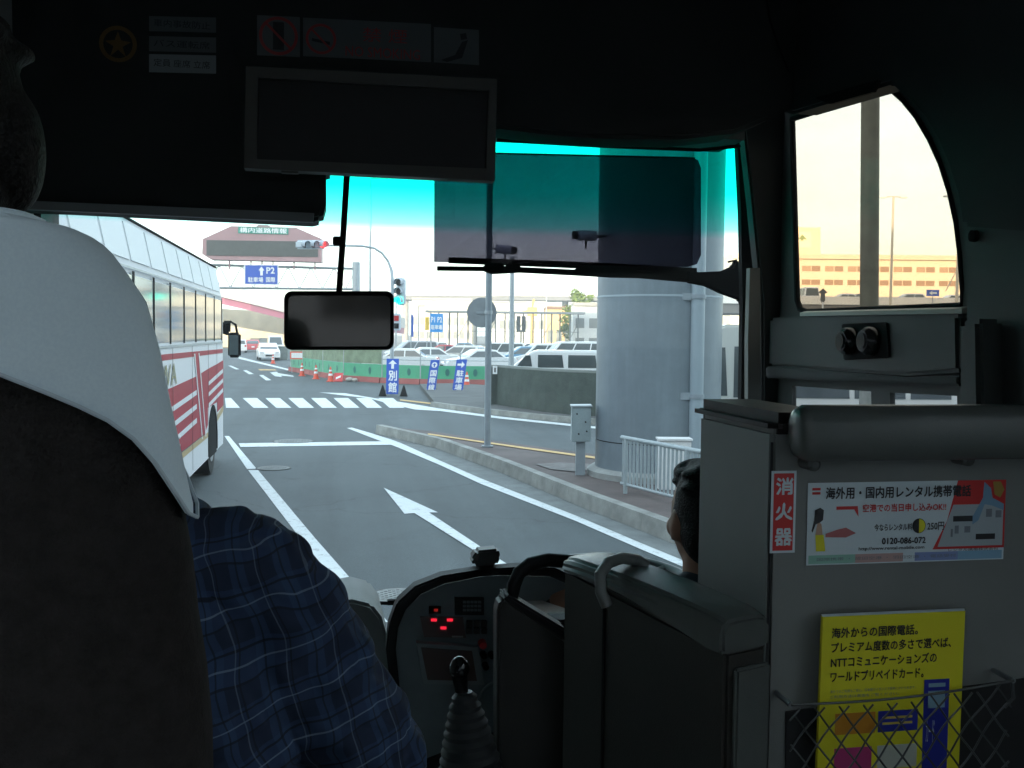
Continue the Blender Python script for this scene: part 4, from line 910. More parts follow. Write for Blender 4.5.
# ================================================================== OUR BUS: shell
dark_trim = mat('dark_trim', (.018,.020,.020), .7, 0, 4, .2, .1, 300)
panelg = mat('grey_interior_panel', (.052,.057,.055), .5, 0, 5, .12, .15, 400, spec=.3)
XL, XR, ZF, ZC, YB, YW = -.88, 1.55, .9, 3.42, -8.5, 3.42
bus = thing('passenger_bus', 'dark interior of the bus we ride in, with windscreen and side windows', 'bus', (.335, -2.5, 0))
mb = MB(); mb.box(XL, XR, YB, 3.3, ZC, ZC+.06); mb.build('ceiling', mat('pale_ceiling', (.5,.5,.49), .8), bus)
mb = MB(); mb.box(XL, XR, YB, 3.3, ZF-.06, ZF); mb.build('floor', mat('bus_floor', (.2,.2,.19), .6), bus)
rwh = [(-.75,YB,1.5),(1.42,YB,1.5),(1.42,YB,3.15),(-.75,YB,3.15)]
mb = MB(); mb.prism([(XL,YB,ZF-.06),(XR,YB,ZF-.06),(XR,YB,ZC+.06),(XL,YB,ZC+.06)], (0,-.05,0), [rwh]); mb.build('rear_wall', mat('pale_rear_wall', (.45,.45,.43), .7), bus)
# left wall with window band
mb = MB(); hl_ = [[(XL, y, 1.7),(XL, y+1.36, 1.7),(XL, y+1.36, 3.05),(XL, y, 3.05)] for y in (-7.9,-6.45,-5.0,-3.55,-2.1,-.65)]
mb.prism([(XL,YB,.4),(XL,3.38,.4),(XL,3.38,ZC+.06),(XL,YB,ZC+.06)], (-.06,0,0), hl_); mb.build('left_wall', mat('pale_side_wall', (.42,.42,.40), .7), bus)
sideg = glass('bronze_side_glass', (.715,.655,.575), .008); clearg = glass('clear_side_glass', (.985,.985,.985), .01)
for h_ in hl_:
    mb = MB(); mb.prism([Vector(p)-X*.03 for p in h_], (-.006,0,0)); mb.build('side_window', clearg, bus)
# right wall: cut-outs measured on the wall plane
XW = XR
win = [PP(x,y,0,XW) for x,y in ((791,119),(889,88),(903,100),(916,116),(929,138),(940,162),(949,190),(956,222),(960,255),(962,285),(962,306),(880,309.3),(806,312),(799,309),(796,300))]
low1 = [PP(x,y,0,XW) for x,y in ((792,386),(871,391.5),(872,440),(792,440))]
low2 = [PP(x,y,0,XW) for x,y in ((890,392.5),(957,396),(958,440),(890,440))]
hr = [[(XW, y, 1.7),(XW, y+1.36, 1.7),(XW, y+1.36, 3.05),(XW, y, 3.05)] for y in (-7.9,-6.45,-5.0,-3.55,-2.1,-.65)]
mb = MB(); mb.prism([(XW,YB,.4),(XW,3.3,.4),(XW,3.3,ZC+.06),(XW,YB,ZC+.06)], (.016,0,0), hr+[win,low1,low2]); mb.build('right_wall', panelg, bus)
for h_ in hr+[win,low1,low2]:
    mb = MB(); mb.prism([Vector(p)+X*.006 for p in h_], (.004,0,0)); mb.build('side_window', sideg if h_ is win else clearg, bus)
# rubber gasket and sill of the driver's window, its highlight put into the pale colour
mb = MB(); mb.tube([Vector(p)+X*.004 for p in win+[win[0]]], .010, 8, caps=False); mb.build('window_gasket', black, bus)
s0, s1 = PP(800,312.5,0,XW-.03), PP(962,308.5,0,XW-.03)
mb = MB(); mb.hull8([s0-Z*.012, s1-Z*.012, s1-Z*.012+X*.03, s0-Z*.012+X*.03, s0, s1, s1+X*.03+Z*.006, s0+X*.03+Z*.006]); mb.build('window_sill', mat('sill_highlight', (.45,.43,.38), .5), bus)
# panel below the window: raised lip and the two round air nozzles
q0, q1 = PP(762,318,0,XW-.02), PP(958,374,0,XW-.02)
mb = MB(); mb.prism([PP(x,y,0,XW-.035) for x,y in ((764,318),(800,316.5),(957,314),(958,372),(905,376),(765,366))], (.034,0,0)).bevel(.01); mb.build('sill_panel', panelg, bus)
mb = MB(); mb.prism([PP(x,y,0,XW-.05) for x,y in ((765,366),(905,377),(958,375),(958,386),(765,378))], (.048,0,0)).bevel(.006); mb.build('lower_rail', dark_trim, bus)
# right column behind the window
mb = MB(); mb.prism([PP(x,y,0,XW-.06) for x,y in ((964,180),(1075,170),(1075,470),(964,470))], (.058,0,0)).bevel(.012); mb.build('pillar_panel', panelg, bus)
mb = MB(); mb.prism([PP(x,y,0,XW-.13) for x,y in ((957,322),(978,318),(980,425),(958,430))], (.068,0,0)).bevel(.012); mb.build('belt_housing', panelg, bus)
p = PP(976,236,0,XW-.062); mb = MB(); mb.tube([p, p-X*.012], .014, 12); mb.build('knob', black, bus)
# cove between the window and the ceiling
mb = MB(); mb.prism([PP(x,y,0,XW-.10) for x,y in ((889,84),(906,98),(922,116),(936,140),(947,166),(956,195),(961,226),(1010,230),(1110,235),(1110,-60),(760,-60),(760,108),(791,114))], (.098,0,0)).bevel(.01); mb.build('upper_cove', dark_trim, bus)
p0 = PP(850,88,0,XW-.108); mb = MB(); mb.prism([PP(x,y,0,XW-.112) for x,y in ((815,98),(862,84),(878,80),(872,92),(830,104))], (.012,0,0)); mb.build('air_vent', black, bus)
# windscreen: gently curved pane with a green blue shade band
def wy(x): return 3.5 - .14*((x-.335)/1.2)**2
zb0, zt0 = 1.28, 3.16
xs = [XL + (1.53-XL)*k/24 for k in range(25)]
mb = MB()
gv = [[(x, wy(x), zb0), (x, wy(x)-.02, zt0), (x, wy(x)-.026, zt0), (x, wy(x)-.006, zb0)] for x in xs]
vs = [[mb.bm.verts.new(p) for p in g] for g in gv]
for a_, b_ in zip(vs, vs[1:]):
    for k in range(4): mb.bm.faces.new((a_[k], a_[(k+1)%4], b_[(k+1)%4], b_[k]))
wsg = glass('windscreen_glass', (.95,1,.99), .012, ramp=(2.60, 3.05, [(0,(.96,.995,.985)),(.11,(.95,.99,.98)),(.18,(.50,.96,.89)),(.30,(.28,.94,.82)),(.46,(.07,.90,.75)),(1,(.01,.80,.66))]))
mb.build('windscreen', wsg, bus)
# front bulkhead under the glass, A pillars
mb = MB(); mb.box(XL, XR, 3.28, 3.34, .4, 1.29); mb.build('front_bulkhead', dark_trim, bus)
mb = MB(); mb.prism([PP(x,y,1,3.3) for x,y in ((742,110),(760,104),(792,92),(792,470),(763,470),(762,300),(752,200))], (0,.06,0)).bevel(.008); mb.build('corner_pillar', dark_trim, bus)
mb = MB(); mb.prism([PP(x,y,1,3.26) for x,y in ((750,268),(760,268),(762,470),(748,470),(748,340))], (0,.03,0)); mb.build('pillar_trim', mat('pale_grey_trim', (.17,.17,.16), .6), bus)
mb = MB(); mb.prism([PP(x,y,1,3.4) for x,y in ((737,132),(744,132),(750,200),(753,300),(749.5,415),(748,470),(740,470),(742.5,300),(741,215))], (0,.03,0)); mb.build('windscreen_seal', black, bus)
mb = MB(); mb.box(XL-.05, XL+.02, 3.2, 3.4, .9, ZC); mb.build('left_pillar', dark_trim, bus)
# header above the windscreen with its deep left part and curved right part
hp = [(-90,-90),(-90,203),(60,209),(312,221.5),(322,219),(326,205),(326,168),(500,128),(540,133),(600,138),(680,139),(735,133),(770,119),(800,104),(830,60),(830,-90)]
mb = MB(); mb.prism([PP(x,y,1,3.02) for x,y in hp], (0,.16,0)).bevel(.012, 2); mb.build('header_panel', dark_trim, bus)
mb = MB(); mb.prism([PP(x,y,1,2.99) for x,y in ((-90,196),(60,202),(314,213),(313,222),(60,210.5),(-90,204.5))], (0,.028,0)); mb.build('header_trim', mat('grey_trim', (.22,.22,.23), .6), bus)
mb = MB(); a0, b0 = PP(500,122,1,3.19), PP(745,128,1,3.19); mb.box(a0.x, b0.x, 3.19, 3.42, a0.z-.02, a0.z+.01); mb.build('header_underside', mat('header_lining', (.12,.12,.12), .6), bus)
mb = MB(); sm = [PP(x,y,1,3.012) for x,y in ((763,-20),(770,20),(780,50),(789,72))]; mb.tube(sm, .003, 6); mb.build('header_seam', black, bus)

# ------------------------------------------------------------------ round air nozzles
p = PP(864,343,0,XW-.04); t = thing('air_nozzles', 'pair of round black air nozzles on the panel under the side window', 'air nozzle', p)
mb = MB(); mb.prism([PP(x,y,0,XW-.042) for x,y in ((841,324),(887,322),(889,358),(843,360))], (.006,0,0)).bevel(.003); mb.build('mounting_plate', black, t)
for px in (850.5,872):
    q = PP(px,341,0,XW-.045); mb = MB(); mb.tube([q+X*.002, q-X*.02, q-X*.032], [.042,.04,.03], 24); nz = mb.build('nozzle', blackp, t)
    mb = MB(); mb.tube([q-X*.032, q-X*.036], .022, 18); mb.build('nozzle_core', mat('glossy_black', (.01,.01,.01), .1), nz)

# ------------------------------------------------------------------ stickers on the header
YH = 3.018
def plate(name, label, cat, quad, m, yy=YH, th=.0015, group=None, axis=1):
    t = thing(name, label, cat, PP(quad[0][0],quad[0][1],axis,yy), 0, group)
    mb = MB(); mb.prism([PP(x,y,axis,yy) for x,y in quad], (0,th,0)); mb.build('sheet', m, t); return t
stick = mat('sticker_grey', (.11,.122,.128), .6); redk = mat('sticker_red', (.4,.035,.035), .5); stw = mat('sticker_white', (.5,.52,.52), .5)
inkk = mat('black_ink', (.015,.015,.02), .5)
def hdr_text(body, px, py, wpx, hpx, m, parent, yy=YH-.001, bold=0, name='lettering'):
    c = PP(px,py,1,yy); k = (c-EYE).dot(fwd)/F_PX
    return text(name, body, m, c, X, Z, wpx*k, hpx*k, parent, depth=.0004, bold=bold)
def ring_px(px, py, r, th, m, parent, slash=True, yy=YH-.001, name='ring'):
    c = PP(px,py,1,yy); k = (c-EYE).dot(fwd)/F_PX; r *= k; th *= k
    mb = MB(); n = 28
    o = [c+X*math.cos(a)*r+Z*math.sin(a)*r for a in [2*math.pi*i/n for i in range(n)]]; i_ = [c+X*math.cos(a)*(r-th)+Z*math.sin(a)*(r-th) for a in [2*math.pi*i/n for i in range(n)]]
    mb.prism(o, (0,-.0006,0), [i_])
    if slash:
        d = (X-Z).normalized(); nn = (X+Z).normalized(); mb.prism([c-d*r*.95-nn*th*.4, c+d*r*.95-nn*th*.4, c+d*r*.95+nn*th*.4, c-d*r*.95+nn*th*.4], (0,-.0005,0))
    mb.build(name, m, parent)
t = plate('prohibition_sticker', 'grey sticker with a crossed out telephone mark, left of the no smoking sign', 'sticker', ((257,15),(300,17),(300,57),(257,55)), stick)
ring_px(278.5,36,19,3,redk,t)
mb = MB(); mb.prism([PP(x,y,1,YH-.0008) for x,y in ((273,22),(284,22.5),(284,50),(273,49.5))], (0,-.0003,0)); mb.build('phone_figure', inkk, t)
t = plate('no_smoking_sign', 'long grey sign reading 禁煙 NO SMOKING above the wide mirror', 'sign', ((303,17.5),(431,24),(431,62),(303,56)), stick)
ring_px(321,39,15,2.5,redk,t); hdr_text('禁 煙', 385,35.5,44,14,redk,t); hdr_text('NO SMOKING', 383,53,74,10,redk,t)
mb = MB(); mb.prism([PP(x,y,1,YH-.0008) for x,y in ((312,38),(330,42),(330,45),(312,41))], (0,-.0003,0)); mb.build('cigarette_figure', inkk, t)
t = plate('seat_belt_sticker', 'grey sticker with a seated figure, right of the no smoking sign', 'sticker', ((434,27),(479,30),(479,65),(434,62)), stick)
mb = MB()
for q in (((441,60),(455,55),(462,42),(468,40),(462,58),(447,62)),((460,34),(466,33),(467,39),(461,40))): mb.prism([PP(x,y,1,YH-.0008) for x,y in q], (0,-.0003,0))
mb.build('seated_figure', inkk, t)
for (y0_, y1_, lab, bd, mm) in ((16,31,'topmost of three small label strips on the header','車内事故防止',stick),(36,51,'middle of three small label strips on the header','バス運転席',stick),(54,72,'lowest and palest of three small label strips on the header','定員 座席 立席',mat('sticker_pale', (.28,.3,.31), .6))):
    t = plate('label_strip', lab, 'sticker', ((149,y0_),(216,y0_+1.5),(216,y1_+1.5),(149,y1_)), mm, group='small label strips on the header'); hdr_text(bd, 182,(y0_+y1_)/2+.8,54,7.5,inkk,t)
t = thing('round_sticker', 'round yellow brown sticker left of the three label strips', 'sticker', PP(118,44,1,YH))
ring_px(118,44,18,4,mat('sticker_yellow', (.17,.09,.02), .6),t,slash=False); mb = MB(); c = PP(118,44,1,YH); mb.prism([c+X*x*.035+Z*z*.035 for x,z in ((0,1),(.25,.3),(1,.2),(.35,-.2),(.6,-1),(0,-.45),(-.6,-1),(-.35,-.2),(-1,.2),(-.25,.3))], (0,-.0006,0)); mb.build('emblem', MC['sticker_yellow'], t)

# ------------------------------------------------------------------ wide interior mirror, small mirror, visor, wiper
fr = mat('mirror_frame', (.075,.068,.06), .5, 0, 8, .1)
mglass = mat('dark_reflection_mirror', (.035,.03,.03), .06, 0)  # dark colour stands in for the cabin reflected in the pane
Ym = 2.72
t = thing('wide_mirror', 'wide rectangular interior mirror with a brown grey frame hanging from the header', 'mirror', PP(371,124,1,Ym))
O_ = [(246,66),(497,79),(495,181),(244,168)]; I_ = [(258,77.5),(489,90.5),(486.5,168.5),(256.5,159)]
mb = MB(); mb.prism([PP(x,y,1,Ym) for x,y in O_], (0,.05,0), [[PP(x,y,1,Ym) for x,y in I_]]); mb.build('frame', fr, t)
mb = MB(); mb.prism([PP(x,y,1,Ym+.012) for x,y in ((255,75),(492,88),(490,171),(254,162))], (0,.02,0)); mb.build('mirror_glass', mglass, t)
for px,py in ((290,172.5),(455,179.5)):
    mb = MB(); p = PP(px,py-2,1,Ym+.02); mb.obox(p, X*.022, Y*.012, Z*.008); mb.build('clip', fr, t)
mb = MB(); 
for px in (300,440): 
    p = PP(px,70+(px-246)*.05,1,Ym+.03); mb.tube([p, p+Z*.05+Y*.32], .012, 8)
mb.build('bracket', black, t)
Ys = 2.95
t = thing('small_mirror', 'small rounded rectangular mirror hanging on a thin black rod', 'mirror', PP(339,320,1,Ys))
def rrect(x0,y0,x1,y1,r,n=5):
    pts = []
    for cx,cy,a0 in ((x1-r,y0+r,-90),(x1-r,y1-r,0),(x0+r,y1-r,90),(x0+r,y0+r,180)):
        for k in range(n+1): a = R(a0+90*k/n); pts.append((cx+r*math.cos(a), cy+r*math.sin(a)))
    return pts
mb = MB(); mb.prism([PP(x,y,1,Ys) for x,y in rrect(284,291,394,350,8)], (0,.035,0), [[PP(x,y,1,Ys) for x,y in rrect(288,295.5,390.5,346.5,6)]]); mb.build('housing', black, t)
mb = MB(); mb.prism([PP(x,y,1,Ys+.008) for x,y in rrect(286,293,392,348.5,6)], (0,.01,0)); mb.build('mirror_glass', mat('small_dark_reflection', (.07,.06,.055), .06, .6), t)  # reflection of the dark cabin imitated by the pane's colour
mb = MB(); mb.tube([PP(347.5,165,1,Ys+.02), PP(343.5,230,1,Ys+.02), PP(339,293,1,Ys+.02)], .0095, 10); mb.build('rod', black, t)
mb = MB(); mb.obox(PP(337.5,241,1,Ys+.02), X*.014, Y*.012, Z*.013).bevel(.003); mb.build('clamp', black, t)

Yv = 3.2
t = thing('sun_visor', 'smoked translucent sun visor sheet hanging across the upper windscreen', 'sun visor', PP(567,150,1,Yv))
vis = [(434,262.5),(434,120),(685,120),(698,124),(701,140),(701,252),(697,264),(688,266.5)]
mb = MB(); mb.prism([PP(x,y,1,Yv) for x,y in ((434,262),(434.5,151),(690,157),(698,160),(701,168),(701,255),(697,264),(688,267))], (0,.003,0))
mb.build('sheet', glass('smoked_acrylic', (.245,.23,.265), .012), t)
mb = MB(); mb.tube([PP(434,152,1,Yv), PP(695,158,1,Yv)], .0025, 8)
mb.tube([PP(497,140,1,Yv), PP(600,146,1,Yv), PP(700,150,1,Yv), PP(740,146,1,Yv)], .006, 8); mb.build('rail', black, t)

Yw = 3.56
t = thing('windscreen_wiper', 'black windscreen wiper parked high across the glass with a heavy arm joint at the right', 'wiper', PP(720,285,1,Yw))
mb = MB(); mb.prism([PP(x,y,1,Yw) for x,y in ((449,257),(600,262.5),(697,268),(697,273),(600,269),(449,263))], (0,.02,0)); mb.build('blade', black, t)
mb = MB(); mb.prism([PP(x,y,1,Yw-.01) for x,y in ((437.5,266),(484,266.5),(487,262),(497,263.5),(505,266),(515,262),(521,267),(575,269.5),(582,265),(610,267),(640,271),(692,272),(692,282.5),(640,278),(612,277.5),(578,275.5),(520,272.5),(505,273.5),(492,274),(484,271),(437.5,270.5))], (0,.02,0)); mb.build('linkage', black, t)
mb = MB(); mb.prism([PP(x,y,1,Yw-.02) for x,y in ((688,271),(700,272),(722,271),(733,266),(736,259),(740,262),(746,266),(749,264),(749,256),(752,247),(757,246),(758,300),(752,308),(743,309),(740,300),(722,293.5),(706,286),(688,282.5))], (0,.03,0)).bevel(.006); mb.build('arm_joint', black, t)
mb = MB(); mb.tube([PP(728,262,1,Yw-.01), PP(737,260,1,Yw-.01)], .004, 6); mb.tube([PP(757,253,1,Yw-.04), PP(757,262,1,Yw-.04)], .012, 10); mb.build('washer_nozzle', black, t)

# ------------------------------------------------------------------ dashboard
dk_ = mat('dash_plastic', (.2,.25,.27), .5, 0, 10, .15, .1, 300); dkb = mat('dash_black', (.015,.015,.017), .6, spec=.25)
Yd = 2.3
t = thing('dashboard', 'black curved dashboard pod with red readouts, radio, buttons and a small screen', 'dashboard', PP(450,640,1,Yd))
cowl = [(430,860),(402,768),(392,700),(386,650),(389,625),(397,603),(415,586.5),(442,576),(480,570),(520,567),(555,568),(600,588),(720,640),(720,860)]
face = [(440,860),(412,768),(401,700),(396,650),(398,629),(406,610),(421,594.5),(445,584),(480,577),(500,575.5),(550,577),(600,598),(710,650),(710,860)]
def slant(x, y, dy=0):   # instrument face leans back: nearer at the bottom
    return PP(x, y, 1, Yd + dy - max(0,(y-570))*.0006)
mb = MB(); mb.prism([PP(x,y,1,Yd) for x,y in cowl], (0,.05,0), [[PP(x,y,1,Yd) for x,y in face[1:-1]]]).bevel(.008); mb.build('cowl', dkb, t)
mb = MB(); mb.prism([PP(x,y,1,Yd+.02) for x,y in face], (0,.02,0)); mb.build('instrument_face', dk_, t)
YF = Yd+.02
def item(name, quad, m, parent=t, e=.01, back=0):
    mb = MB(); mb.prism([PP(x,y,1,YF-e) for x,y in quad], (0,e-back,0)); return mb.build(name, m, parent)
def rq(x0,y0,x1,y1): return ((x0,y0),(x1,y0+ (x1-x0)*.01),(x1,y1+(x1-x0)*.01),(x0,y1))
redled = mat('red_led', (.5,.01,.02), .3, emit=((1,.02,.05), .16)); dim = mat('display_window', (.12,.08,.08), .3)
warn = item('warning_lamp', rq(429,606.5,441,613.5), dkb, e=.006); item('led', rq(434,609,438,611.5), mat('dim_red_led', (.4,.03,.02), .3, emit=((.7,.03,.02), .04)), warn, e=.008)
cn = item('counter_display', ((420,617),(463,617.5),(466,638),(424,637)), dim, e=.006)
for x,y in ((434,620),(450,620),(443.5,628)): item('led', rq(x-2.8,y-1.2,x+2.8,y+1.4), redled, cn, e=.0085)
item('display_stripe', rq(452,636,463,637.4), mat('pale_print', (.5,.52,.52), .5), cn, e=.0085)
rd = item('radio', rq(455,598,484,615), dkb, e=.012); 
for k in range(5):
    for j in range(3): item('radio_button', rq(463+k*3.8,601+j*4,466+k*3.8,603.4+j*4), dk_, rd, e=.0145)
for k in range(3):
    for j in range(2): item('push_button', rq(467+k*7.3,621.5+j*7,472.5+k*7.3,627+j*7), mat('button', (.03,.03,.03), .4), t, e=.012)
mo = item('monitor_frame', ((416.5,643),(478,647.5),(484.5,685),(424,684)), mat('monitor_bezel', (.26,.31,.33), .4), e=.022)
item('monitor_screen', ((421,647.5),(472,651),(477,681),(427.5,680)), mat('monitor_glass', (.10,.06,.055), .3), mo, e=.0235)
kb = MB(); p = PP(482,643,1,YF-.0); kb.tube([p, p-Y*.022], [.0105,.0085], 14); kb.build('red_knob', mat('red_knob', (.6,.03,.04), .35), t)
for px,py in ((483,654),(491,654),(485,665)):
    mb = MB(); p = PP(px,py,1,YF); mb.tube([p, p-Y*.02], [.0085,.007], 12); mb.build('knob', mat('glossy_black', (.01,.01,.01), .1), t)
mb = MB(); arc = [PP(500-24*math.cos(R(a)), 712-30*math.sin(R(a)),1,YF-.012) for a in range(0,91,10)]; mb.tube(arc, .004, 6); mb.build('cupholder_rim', dk_, t)
# ledge under the glass
mb = MB(); 
pl_ = [PP(x,y,1,2.95) for x,y in ((330,604),(352,600),(372,605),(382,618),(390,648),(397,700),(400,800),(250,800),(250,610))]
mb.prism(pl_, (0,.3,0)).bevel(.01); mb.build('ledge', mat('pale_ledge', (.13,.14,.14), .6, 0, 6, .1), t)
mb = MB(); mb.box(XL+.02, XR-.02, 3.0, 3.3, 1.0, 1.262); mb.build('shelf', dkb, t)
mb = MB(); mb.box(.66, 1.5, 2.6, 3.1, .95, 1.36).bevel(.03); mb.build('instrument_housing', dkb, t)
mb = MB(); mb.tube([PP(368,602.5,1,3.3), PP(396,603.5,1,3.3)], .006, 8); mb.obox(PP(392,602,1,3.3), X*.015, Y*.01, Z*.008); mb.build('lower_trim', black, t)

p = PP(486,559,1,2.36); t = thing('dash_receiver', 'small dark wedge shaped receiver on a short stem on top of the dashboard', 'device', PP(486,571,1,2.36))
mb = MB(); mb.prism([PP(x,y,1,2.33) for x,y in ((471,560),(477,551),(499,549),(501,558),(497,566),(474,566.5))], (0,.05,0)).bevel(.006); mb.build('body', mat('device_grey', (.05,.055,.05), .45), t)
mb = MB(); mb.prism([PP(x,y,1,2.345) for x,y in ((483,566),(494,566),(491,572),(486,572))], (0,.02,0)); mb.build('stem', black, t)
mb = MB(); mb.prism([PP(x,y,1,2.327) for x,y in ((473.5,559.5),(477,553.5),(480,553),(478,561)) ], (0,.004,0)); mb.build('lens', mat('lens_grey', (.15,.14,.13), .2), t)

# gear lever
kn = P(459.5, 668, 1.75)
t = thing('gear_lever', 'gear lever with a glossy black ball knob above a ribbed rubber boot', 'gear lever', P(470,800,1.72))
mb = MB(); mb.ell(kn, (.018,.018,.021)); mb.build('knob', mat('glossy_black', (.01,.01,.01), .1), t)
mb = MB(); mb.tube([kn-Z*.012, P(463,700,1.74)], [.014,.010], 12); mb.build('stick', black, t)
mb = MB(); pts, rr = [], []
for k in range(33):
    f = k/32; pts.append(P(464+12*f, 692+140*f, 1.74)); rr.append(.016+.062*f**.75 + (.002 if k%2 else -.0015))
mb.tube(pts, rr, 24); mb.build('boot', mat('boot_rubber', (.03,.034,.037), .45), t)

# steering wheel
cw = Vector((.70,2.45,1.66)); axw = Vector((-.01,-.08,1)).normalized(); ux = X; uy_ = axw.cross(ux).normalized()
t = thing('steering_wheel', 'large grey black steering wheel seen through the gap in the driver partition', 'steering wheel', cw)
sw = mat('wheel_grip', (.05,.055,.06), .35)
mb = MB(); mb.tube([cw+(ux*math.cos(a)+uy_*math.sin(a))*.22 for a in [2*math.pi*k/40 for k in range(41)]], .017, 10, caps=False); mb.build('rim', sw, t)
for a in (R(30),R(150),R(270)):
    mb = MB(); mb.tube([cw-axw*.03, cw+(ux*math.cos(a)+uy_*math.sin(a))*.215], [.02,.014], 8); mb.build('spoke', sw, t)
mb = MB(); mb.tube([cw-axw*.06, cw+axw*.005], [.08,.07], 20); mb.tube([cw-axw*.06, cw-axw*.45], .03, 10); mb.build('hub', sw, t)

# ------------------------------------------------------------------ cabinet behind the driver
vinyl = mat('grey_vinyl', (.10,.108,.102), .24, 0, 6, .1, .12, 500)
cabm = mat('cabinet_grey', (.20,.205,.198), .55, 0, 4, .08, .1, 600)
YC = 1.5; cx0 = PP(770,500,1,YC).x
t = thing('driver_cabinet', 'tall grey cabinet behind the driver with a padded top rail and posters', 'cabinet', (1.1, 1.65, ZF))
zt_ = PP(772,436,1,YC).z
mb = MB(); mb.box(cx0, XR-.16, YC, 1.82, ZF+.003, zt_+.01).bevel(.008); mb.build('box', cabm, t)
mb = MB(); mb.box(cx0-.006, cx0+.13, YC-.016, 1.85, zt_-.006, zt_+.038).bevel(.018, 4); mb.build('lid', mat('lid_brown_black', (.014,.012,.012), .5, spec=.25), t)
c0, c1 = PP(805,433,1,1.455), PP(1100,429,1,1.455); r_ = .046
mb = MB(); pr = []
for xx, s in ((c0.x-.018,.6),(c0.x-.012,.85),(c0.x,1),(c1.x,1)):
    sg_ = lambda v: math.copysign(abs(v)**.72, v)
    pr.append([Vector((xx, c0.y+sg_(math.cos(a))*r_*s*.82, c0.z+sg_(math.sin(a))*r_*s*.97)) for a in [2*math.pi*k/24 for k in range(24)]])
mb.rings(pr); mb.build('padded_rail', vinyl, t)
for px,py in ((812,464),(966,459)):
    mb = MB(); p = PP(px,py,1,YC-.03); mb.tube([p+Y*.028, p-Y*.008, p-Y*.012], [.011,.011,.006], 14); mb.build('stud', vinyl, t)
# seam on the cabinet corner
mb = MB(); mb.box(cx0-.0015, cx0+.0025, YC-.002, YC-.0005, 1.2, zt_-.01); mb.build('corner_seam', dkb, t)

YP = YC-.002
def rect_on(x0,y0,x1,y1,yy=YP):      # rectangle with top-left and bottom-right seen at those pixels
    a, b = PP(x0,y0,1,yy), PP(x1,y1,1,yy); return a, b
def pquad(mb, a, b, u0, v0, u1, v1, e):
    x0, x1 = a.x+(b.x-a.x)*u0, a.x+(b.x-a.x)*u1; z0, z1 = a.z+(b.z-a.z)*v0, a.z+(b.z-a.z)*v1
    mb.prism([(x0,a.y-e,z0),(x1,a.y-e,z0),(x1,a.y-e,z1),(x0,a.y-e,z1)], (0,.0003,0))
def ppoly(mb, a, b, pts, e): mb.prism([(a.x+(b.x-a.x)*u, a.y-e, a.z+(b.z-a.z)*v) for u, v in pts], (0,.0003,0))
def ptext(body, a, b, u, v, wu, hv, m, parent, e=.0012, bold=0, name='lettering'):
    return text(name, body, m, (a.x+(b.x-a.x)*u, a.y-e, a.z+(b.z-a.z)*v), X, Z, abs(b.x-a.x)*wu if wu else None, abs(b.z-a.z)*hv if hv else None, parent, depth=0, bold=bold)
wred = mat('print_red', (.62,.03,.03), .4); wpap = mat('print_white', (.66,.74,.78), .4); yel = mat('print_yellow', (.75,.68,.02), .45)
pblk = mat('print_black', (.02,.02,.025), .4)
a, b = rect_on(771.5,471,794.5,552.5)
t = thing('extinguisher_sign', 'narrow red sign reading 消火器 on the cabinet corner', 'sign', (a.x, a.y, b.z))
mb = MB(); pquad(mb, a, b, 0,0,1,1,.0006); mb.build('border', wpap, t); mb = MB(); pquad(mb, a, b, .1,.03,.9,.97,.0012); mb.build('face', wred, t)
for k, ch in enumerate('消火器'): ptext(ch, a, b, .5, .19+.31*k, .66, .2, wpap, t, .0016, .06)

a, b = rect_on(808,483,1003,559)
t = thing('rental_phone_poster', 'wide white and red poster about rental mobile phones on the cabinet', 'poster', (a.x, a.y, b.z))
mb = MB(); pquad(mb, a, b, 0,0,1,1,.0006); mb.build('sheet', wpap, t)
ptext('海外用・国内用レンタル携帯電話', a, b, .45,.13,.73,.14, pblk, t, .002, .05)
mb = MB(); ppoly(mb, a, b, [(.75,.0),(1,.0),(1,.85),(.63,.85),(.7,.5)], .001); mb.build('red_field', wred, t)
mb = MB(); ppoly(mb, a, b, [(.73,.3),(.99,.3),(.99,.82),(.655,.82),(.7,.5)], .0013); mb.build('phone_panel', mat('print_grey', (.42,.47,.5), .4), t)
for q in ((.73,.44,.83,.51),(.85,.67,.95,.74)):
    mb = MB(); pquad(mb, a, b, *q, .0017); mb.build('caption', pblk, t)
for q in ((.74,.56,.76,.66),(.79,.57,.82,.65),(.90,.36,.93,.46),(.95,.38,.98,.47),(.72,.6,.73,.7)):
    mb = MB(); pquad(mb, a, b, *q, .0017); mb.build('small_print', mat('print_mid', (.2,.22,.25), .4), t)
mb = MB(); ppoly(mb, a, b, [(.885,.02),(.92,.1),(.93,.22),(.99,.3),(.99,.38),(.93,.32),(.89,.3),(.86,.5),(.83,.55),(.83,.45),(.88,.22)], .002); mb.build('strap_print', mat('print_blue', (.2,.35,.5), .4), t)
mb = MB(); ppoly(mb, a, b, [(.93,.02),(.97,.02),(.99,.12),(.97,.22),(.94,.18)], .0022); mb.build('emblem', mat('print_ochre', (.4,.25,.05), .4), t)
ptext('空港での当日申し込みOK!!', a, b, .48,.32,.42,.095, wred, t, .002, .04)
ptext('今ならレンタル料', a, b, .425,.56,.19,.085, pblk, t, .002, .03)
mb = MB(); ppoly(mb, a, b, [(.555+.034*math.cos(k*math.pi/12), .55+.092*math.sin(k*math.pi/12)) for k in range(24)], .0022); mb.build('half_price_disc', pblk, t)
mb = MB(); ppoly(mb, a, b, [(.555+.031*math.cos(-math.pi/2+k*math.pi/12), .55+.085*math.sin(-math.pi/2+k*math.pi/12)) for k in range(13)], .0026); mb.build('disc_half', yel, t)
ptext('250円', a, b, .64,.56,.085,.1, pblk, t, .002, .03)
